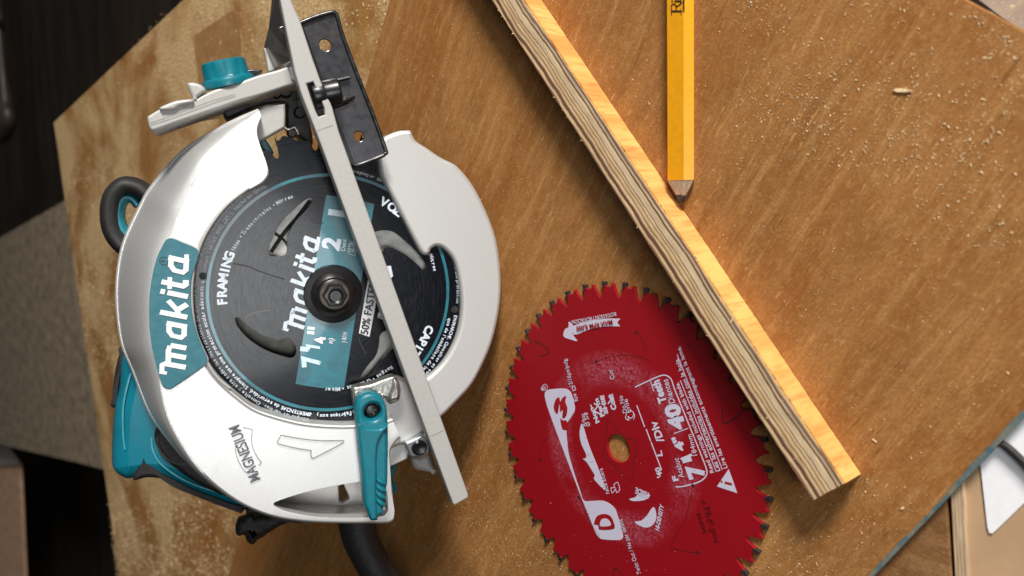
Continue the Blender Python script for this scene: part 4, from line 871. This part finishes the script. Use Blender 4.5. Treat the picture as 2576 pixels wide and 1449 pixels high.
# dark mechanics between bracket, guard and blade
plate('front_mount', SAW, g(1, [(770, 830), (1180, 690), (1340, 650), (1420, 900), (1450, 1120), (1340, 1050), (1260, 1000), (1245, 880), (1240, 800), (1085, 808), (950, 850), (790, 915)]), -.048, -.026, 'deep', saw, bevel=.0015, holes=[[SAW.p(q[0], q[1], -.026)[:2] for q in g(1, [(1290, 800), (1370, 760), (1395, 850), (1330, 860)])]])
for q, r_ in (((1240, 700), .0042), ((1170, 720), .0030), ((1350, 870), .0034), ((1290, 1030), .0028)):
    p = SAW.p(*g(1, [q])[0], -.022); lathe('mount_bolt', [(r_, -.006), (r_, .0), (r_ * .7, .0012), (.0001, .0012)], 'black', saw, origin=(p.x, p.y, -.022), n=18)
tube('front_spring', [SAW.p(*q, -.020) for q in g(1, [(1200, 960), (1260, 1000), (1310, 985), (1340, 1040)])], .0010, 'alu_raw', saw)
plate('blade_housing_strut', SAW, g(1, [(1040, 1090), (1080, 1070), (1150, 1180), (1120, 1200), (1060, 1150)]), -.030, -.020, 'teal', saw, bevel=.001)
# --- rip fence: black enamelled plate with rim and clamp loop
ZF = .016
FN = [(700, 70), (755, 57), (792, 40), (832, 29), (843, 31), (852, 46), (863, 90), (905, 200), (940, 290), (972, 376), (971, 386), (962, 395), (930, 408), (899, 418), (889, 415), (870, 400), (800, 240), (740, 100)]
fh = [circ(SAW, (818, 113), .0031, 28, ZF), circ(SAW, (903, 343), .0027, 28, ZF)]
fe = plate('rip_fence', SAW, FN, ZF - .0025, ZF, 'black_dusty', saw, holes=fh, bevel=.0005)
tube('fence_rim', [SAW.p(*q, ZF + .0008) for q in [(745, 62), (792, 43), (833, 31), (845, 34), (851, 48), (863, 92), (905, 203), (940, 293), (970, 376), (969, 386), (960, 393), (930, 405), (900, 415), (888, 411)]], .0011, simple('worn_black_rim', (.06, .06, .06), .25, .6, .3, 300), fe)
wall('fence_flange', (756, 60), (888, 412), ZF + .0005, -.004, .002, 'black')
# clamp loop: a short black roller over the rail notch
c0, c1 = SAW.p(*g(1, [(1470, 738)])[0], ZR - .003), SAW.p(*g(1, [(1652, 700)])[0], ZR - .003); axx = (c1 - c0).normalized(); hl = (c1 - c0).length
ro_ = .0070
lathe('fence_clamp', [(ro_ * .55, -.001), (ro_ * .95, -.001), (ro_, .0), (ro_, hl * .35), (ro_ * .97, hl * .4), (ro_, hl * .45), (ro_, hl), (ro_ * .9, hl + .001), (ro_ * .5, hl + .001)], 'rubber' if False else 'black', saw, origin=c0 - Vector((0, 0, .003)), axis=axx, n=40)
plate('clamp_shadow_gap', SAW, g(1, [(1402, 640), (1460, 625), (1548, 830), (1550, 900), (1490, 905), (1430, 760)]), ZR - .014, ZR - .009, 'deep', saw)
tube('fence_rod', [SAW.p(*q, ZF + .002) for q in g(1, [(1560, 640), (1640, 622), (1735, 600)])], .0010, 'black', saw)
tube('fence_ridge', [SAW.p(*q, ZF + .0005) for q in g(1, [(1600, 810), (1700, 780), (1775, 745)])], [.0026, .0022, .0006], 'black', saw)
# --- depth lever
LV = g(4, [(1640, 390), (1655, 325), (1697, 288), (1755, 279), (1808, 306), (1838, 370), (1848, 450), (1850, 640), (1848, 760), (1846, 850), (1838, 900), (1840, 930), (1830, 960), (1832, 990), (1818, 1020), (1820, 1050), (1795, 1066), (1784, 1078), (1780, 1098), (1738, 1098), (1722, 1060), (1700, 1010), (1692, 940), (1684, 850), (1668, 700), (1650, 520)])
ZL = ZG + .016
holeL = circ(SAW, g(4, [(1750, 400)])[0], .0047, 28, ZL)
lv = plate('depth_lever', SAW, LV, ZG + .004, ZL, 'teal', saw, holes=[holeL], bevel=.0022)
plate('lever_ridge', SAW, g(4, [(1655, 470), (1700, 500), (1800, 505), (1842, 470), (1846, 500), (1810, 545), (1785, 600), (1776, 680), (1776, 800), (1772, 900), (1776, 1080), (1744, 1092), (1725, 1050), (1704, 990), (1694, 850), (1676, 700)]), ZL - .003, ZL + .0022, 'teal', lv, bevel=.0014)
for i, (x0, y0) in enumerate(((1800, 860), (1800, 905), (1798, 950), (1794, 995))):
    tube('grip_ridge', [SAW.p(*q, ZL + .0002) for q in g(4, [(1778, y0 - 34), (1792, y0 - 22), (x0 + 10, y0 - 10), (x0 + 32, y0)])], [.0010, .0014, .0014, .0007], 'teal', lv)
p = SAW.p(*g(4, [(1743, 384)])[0], ZL - .008)
sc = lathe('lever_screw', [(.0040, -.004), (.0040, .0018), (.0034, .0028), (.0016, .0032), (.0001, .0032)], 'black', saw, origin=(p.x, p.y, ZL - .0085), n=28)
for da in (.4, .4 + math.pi / 2):
    c_, s_ = math.cos(da) * .0022, math.sin(da) * .0022
    link('screw_cross', stroke_mesh([[(p.x - c_, p.y - s_), (p.x + c_, p.y + s_)]], .0007, ZL - .0051), simple('cross_grey', (.10, .095, .09), .35, .5), sc, None, 0)
plate('lever_seat', SAW, g(3, [(292, 1252), (340, 1235), (400, 1222), (470, 1195), (528, 1182), (556, 1238), (556, 1285), (545, 1318), (502, 1336), (480, 1318), (470, 1300), (420, 1330), (330, 1390), (304, 1360)]), ZG - .006, ZG + .0040, 'alu_raw', saw, bevel=.0014)
plate('lever_seat', SAW, g(3, [(520, 1196), (552, 1240), (554, 1282), (540, 1310), (500, 1322), (492, 1290), (512, 1240)]), ZG + .002, ZG + .0075, 'alu_raw', saw, bevel=.0018)
for q in ((312, 1290), (330, 1272), (430, 1270), (448, 1282)):
    plate('seat_tooth', SAW, g(3, [(q[0], q[1], 1), (q[0] + 14, q[1] - 6, 1), (q[0] + 16, q[1] + 26, 1), (q[0] + 3, q[1] + 30, 1)]), ZG + .002, ZG + .0062, 'zinc', saw, bevel=.0006)
# hardware at the rear of the base
plate('pivot_bracket', SAW, g(4, [(1958, 600), (2000, 578), (2085, 540), (2100, 560), (2125, 640), (2110, 665), (2050, 690), (2000, 692), (1970, 650)]), .000, .010, 'zinc', saw, bevel=.0014)
p = SAW.p(*g(4, [(2048, 628)])[0], .011); lathe('pivot_bolt', [(.0046, -.004), (.0046, .0008), (.0036, .0016), (.0018, .0012), (.0001, .001)], 'black', saw, origin=(p.x, p.y, .0102), n=26)
plate('rear_lug', SAW, g(4, [(2005, 700), (2060, 690), (2110, 670), (2140, 740), (2160, 800), (2110, 790), (2060, 780), (2020, 765)]), -.020, .001, 'alu', saw, bevel=.003)
plate('motor_bracket', SAW, g(4, [(1845, 800), (1880, 740), (1905, 735), (1885, 830), (1850, 920)]), -.050, -.030, 'teal_gloss', saw, bevel=.002)
lathe('cord_ring', [(.0045, 0), (.0055, .001), (.0045, .002), (.0030, .001)], 'teal_gloss', saw, origin=SAW.p(*g(4, [(1850, 885)])[0], -.03), n=24)
# --- motor body and rear handle behind the guard
HB = g(4, [(140, 30), (110, 250), (78, 400), (64, 600), (64, 770), (90, 815), (150, 852), (200, 852), (300, 836), (400, 850), (550, 925), (750, 1000), (950, 1052), (1200, 1088), (1400, 1108), (1420, 1080), (1380, 1000), (1350, 800), (1300, 300), (700, -200), (300, -150)])
hb = plate('handle_body', SAW, HB, -.095, -.040, 'teal_gloss', saw, bevel=.010)
plate('handle_grip', SAW, g(2, [(128, 1010), (110, 1040), (85, 1130), (66, 1260), (60, 1345), (72, 1362), (88, 1340), (105, 1250), (130, 1170), (150, 1150)]), -.078, -.050, 'rubber', hb, bevel=.003)
plate('handle_grip', SAW, g(4, [(212, 842), (220, 770), (244, 690), (272, 662), (300, 664), (332, 716), (400, 790), (500, 856), (620, 906), (760, 962), (930, 1026), (860, 1026), (700, 968), (560, 914), (400, 838), (300, 826)]), -.074, -.040, 'rubber', hb, bevel=.003)
plate('brush_cover', SAW, g(4, [(345, 560), (352, 520), (380, 492), (430, 510), (560, 640), (760, 850), (930, 950), (900, 968), (760, 930), (620, 862), (500, 780), (400, 690), (358, 620)]), -.066, -.037, 'rubber', hb, bevel=.003)
strokes('cover_seam', SAW, [g(4, [(366, 560), (372, 620), (410, 680), (480, 725), (560, 732)])], .0012, -.0368, 'deep', hb)
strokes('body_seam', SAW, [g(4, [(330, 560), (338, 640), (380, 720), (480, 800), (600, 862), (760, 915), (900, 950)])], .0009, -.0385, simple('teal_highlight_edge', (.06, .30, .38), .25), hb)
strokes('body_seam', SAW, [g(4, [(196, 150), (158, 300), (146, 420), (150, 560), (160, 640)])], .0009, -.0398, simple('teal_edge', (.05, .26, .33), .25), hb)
plate('body_foot', SAW, g(4, [(930, 1035), (990, 1005), (1150, 1060), (1300, 1090), (1180, 1090), (1000, 1062)]), -.070, -.040, 'rubber', hb, bevel=.003)
# motor barrel reaching down to the bench
bz = SAW.p(1000, 800, -.05)
lathe('motor_housing', [(.030, -.03), (.040, -.036), (.041, -.085), (.038, -.120), (.030, -.124), (.001, -.124)], 'teal', saw, origin=(0.0, -.004, -.01), n=48)
# front loop handle
lp = g(2, [(270, 190), (232, 150), (180, 128), (125, 130), (75, 180), (55, 250), (58, 340), (85, 410), (130, 462), (190, 500)])
tube('front_handle', [SAW.p(*q, -.055) for q in lp], [.0052] * 10, 'rubber', saw, flat=2.2, res=8)
tube('front_handle_core', [SAW.p(*q, -.060) for q in g(2, [(215, 235), (180, 200), (140, 200), (112, 250), (112, 320), (140, 380), (190, 430)])], [.0030] * 7, 'teal', saw, flat=3.0, res=8)
# --- cord and its clip
tube('power_cord', [SAW.p(895, 1290, -.060), SAW.p(903, 1340, -.058), SAW.p(920, 1385, -.055), SAW.p(958, 1452, -.050), SAW.p(1005, 1530, -.045), SAW.p(1060, 1620, -.050)], [.0125, .0120, .0113, .0112, .0112, .011], 'cable', saw, n=24)
plate('cord_clip', SAW, g(4, [(868, 1172), (885, 1110), (925, 1092), (968, 1060), (985, 1085), (1040, 1072), (1120, 1078), (1155, 1085), (1130, 1115), (1085, 1150), (1070, 1195), (1015, 1228), (985, 1258), (945, 1244), (925, 1200), (885, 1205)]), -.082, -.068, 'rubber', saw, bevel=.004)
tube('clip_strap', [SAW.p(*q, -.074) for q in g(4, [(1000, 1150), (1070, 1110), (1140, 1070), (1220, 1040)])], .006, 'rubber', saw)

# ------------------------------------------------------------------ sawdust, chips
def dust(name, spots, label_kind):
    bm = bmesh.new()
    for (F, z, px0, py0, px1, py1, cnt, s0_, s1_, poly) in spots:
        for _ in range(cnt):
            px, py = random.uniform(px0, px1), random.uniform(py0, py1)
            dn = noise.noise(Vector((px * .006, py * .006, z * 10 + 2))) + .5 * noise.noise(Vector((px * .03, py * .03, 5)))
            if random.random() > .55 + dn * 1.1: continue
            p = F.p(px, py, z); w = F.m @ p
            if poly and not poly(w): continue
            s_ = s0_ * (s1_ / s0_) ** (random.random() ** 2.2); el = random.uniform(.7, 1.8); an = random.uniform(0, math.pi); c_, n_ = math.cos(an), math.sin(an)
            pts = []
            for dx, dy, dz in ((-1, -.5, 0), (.9, -.6, 0), (1, .5, .1), (-.8, .6, 0), (0, 0, .9)):
                dx *= el * random.uniform(.6, 1.2); dy *= random.uniform(.6, 1.3)
                pts.append(bm.verts.new(w + Vector(((dx * c_ - dy * n_) * s_, (dx * n_ + dy * c_) * s_, dz * s_ * random.uniform(.25, .7)))))
            for f in ((0, 1, 4), (1, 2, 4), (2, 3, 4), (3, 0, 4)): bm.faces.new([pts[i] for i in f])
    bmesh.ops.recalc_face_normals(bm, faces=bm.faces); me = bpy.data.meshes.new(name); bm.to_mesh(me); bm.free()
    o = link(name, me, 'chip', None, None, 0); tag(o, kind='stuff'); return o
dsn = ds.normalized(); nrm = Vector((-dsn.y, dsn.x, 0)); nrm = nrm if nrm.dot(r0 - s0) > 0 else -nrm
def on_right(w): return (w - s0).dot(nrm) > .002 and (w - r0).dot(nn) < -.002
def on_left(w):
    d1 = (w - a0).dot(de.normalized()); d2 = (w - a0).dot(df.normalized()); return (w - s0).dot(nrm) < -.002 and d1 > .003 and d2 > .003
dust('sawdust', [
  (TAB, .0002, 900, 0, 2576, 1449, 5200, .00010, .00040, on_right),
  (TAB, .0002, 1850, 0, 2576, 420, 3200, .00012, .00046, on_right),
  (TAB, .0002, 2300, 300, 2576, 620, 300, .00016, .00055, on_right),
  (TAB, .0002, 960, 950, 1420, 1449, 8000, .00012, .00038, on_right),
  (TAB, .0002, 1850, 1200, 2200, 1449, 350, .00014, .00050, on_right),
  (TAB, LZ + .0002, 135, 0, 1000, 1449, 6000, .0004, .0013, on_left),
  (TAB, LZ + .0002, 170, 420, 330, 1449, 8000, .0005, .0014, on_left),
  (TAB, LZ + .0002, 280, 1240, 1000, 1449, 16000, .0004, .0013, on_left),
  (TAB, BT + .0001, 1300, 1150, 1700, 1449, 60, .00012, .00030, lambda w: .012 < Vector(w[:2]).length < .083),
  (TAB, SH, 1260, 0, 2100, 1200, 600, .00014, .0004, lambda w: abs((SF.inv @ w).x) < SW / 2 - .001 and (SF.inv @ w).y > .002),
], 'stuff')
def chip(px, py, L, Wd, ang, label, z=.0003):
    p = at_table(px, py, 0); F = sub(p, ang, z); 
    pts = [(-L * .5, -Wd * .2), (-L * .3, -Wd * .5), (L * .2, -Wd * .45), (L * .5, -Wd * .1), (L * .42, Wd * .3), (0, Wd * .5), (-L * .4, Wd * .35)]
    o = link('wood_chip', plate_mesh([pts], 0, Wd * .35, Wd * .1), 'chip', None, F, 30); tag(o, label, 'wood chip', 'wood chips scattered on the board')
def img_ang(x0, y0, x1, y1): d = at_table(x1, y1) - at_table(x0, y0); return math.atan2(d.y, d.x)
chip(2272, 228, .0074, .0016, img_ang(2250, 226, 2296, 230), 'largest pale wood chip, lying alone right of the pencil')
chip(2201, 1108, .0024, .0007, img_ang(2190, 1055, 2205, 1068), 'thin pale wood chip lying right of the end of the plywood strip')
chip(1886, 795, .0036, .0007, img_ang(1880, 806, 1892, 784), 'thin pale wood chip stuck upright on the plywood strip edge', SH)
chip(2271, 1278, .0016, .0010, .6, 'small squat pale chip on the board below the end of the strip')
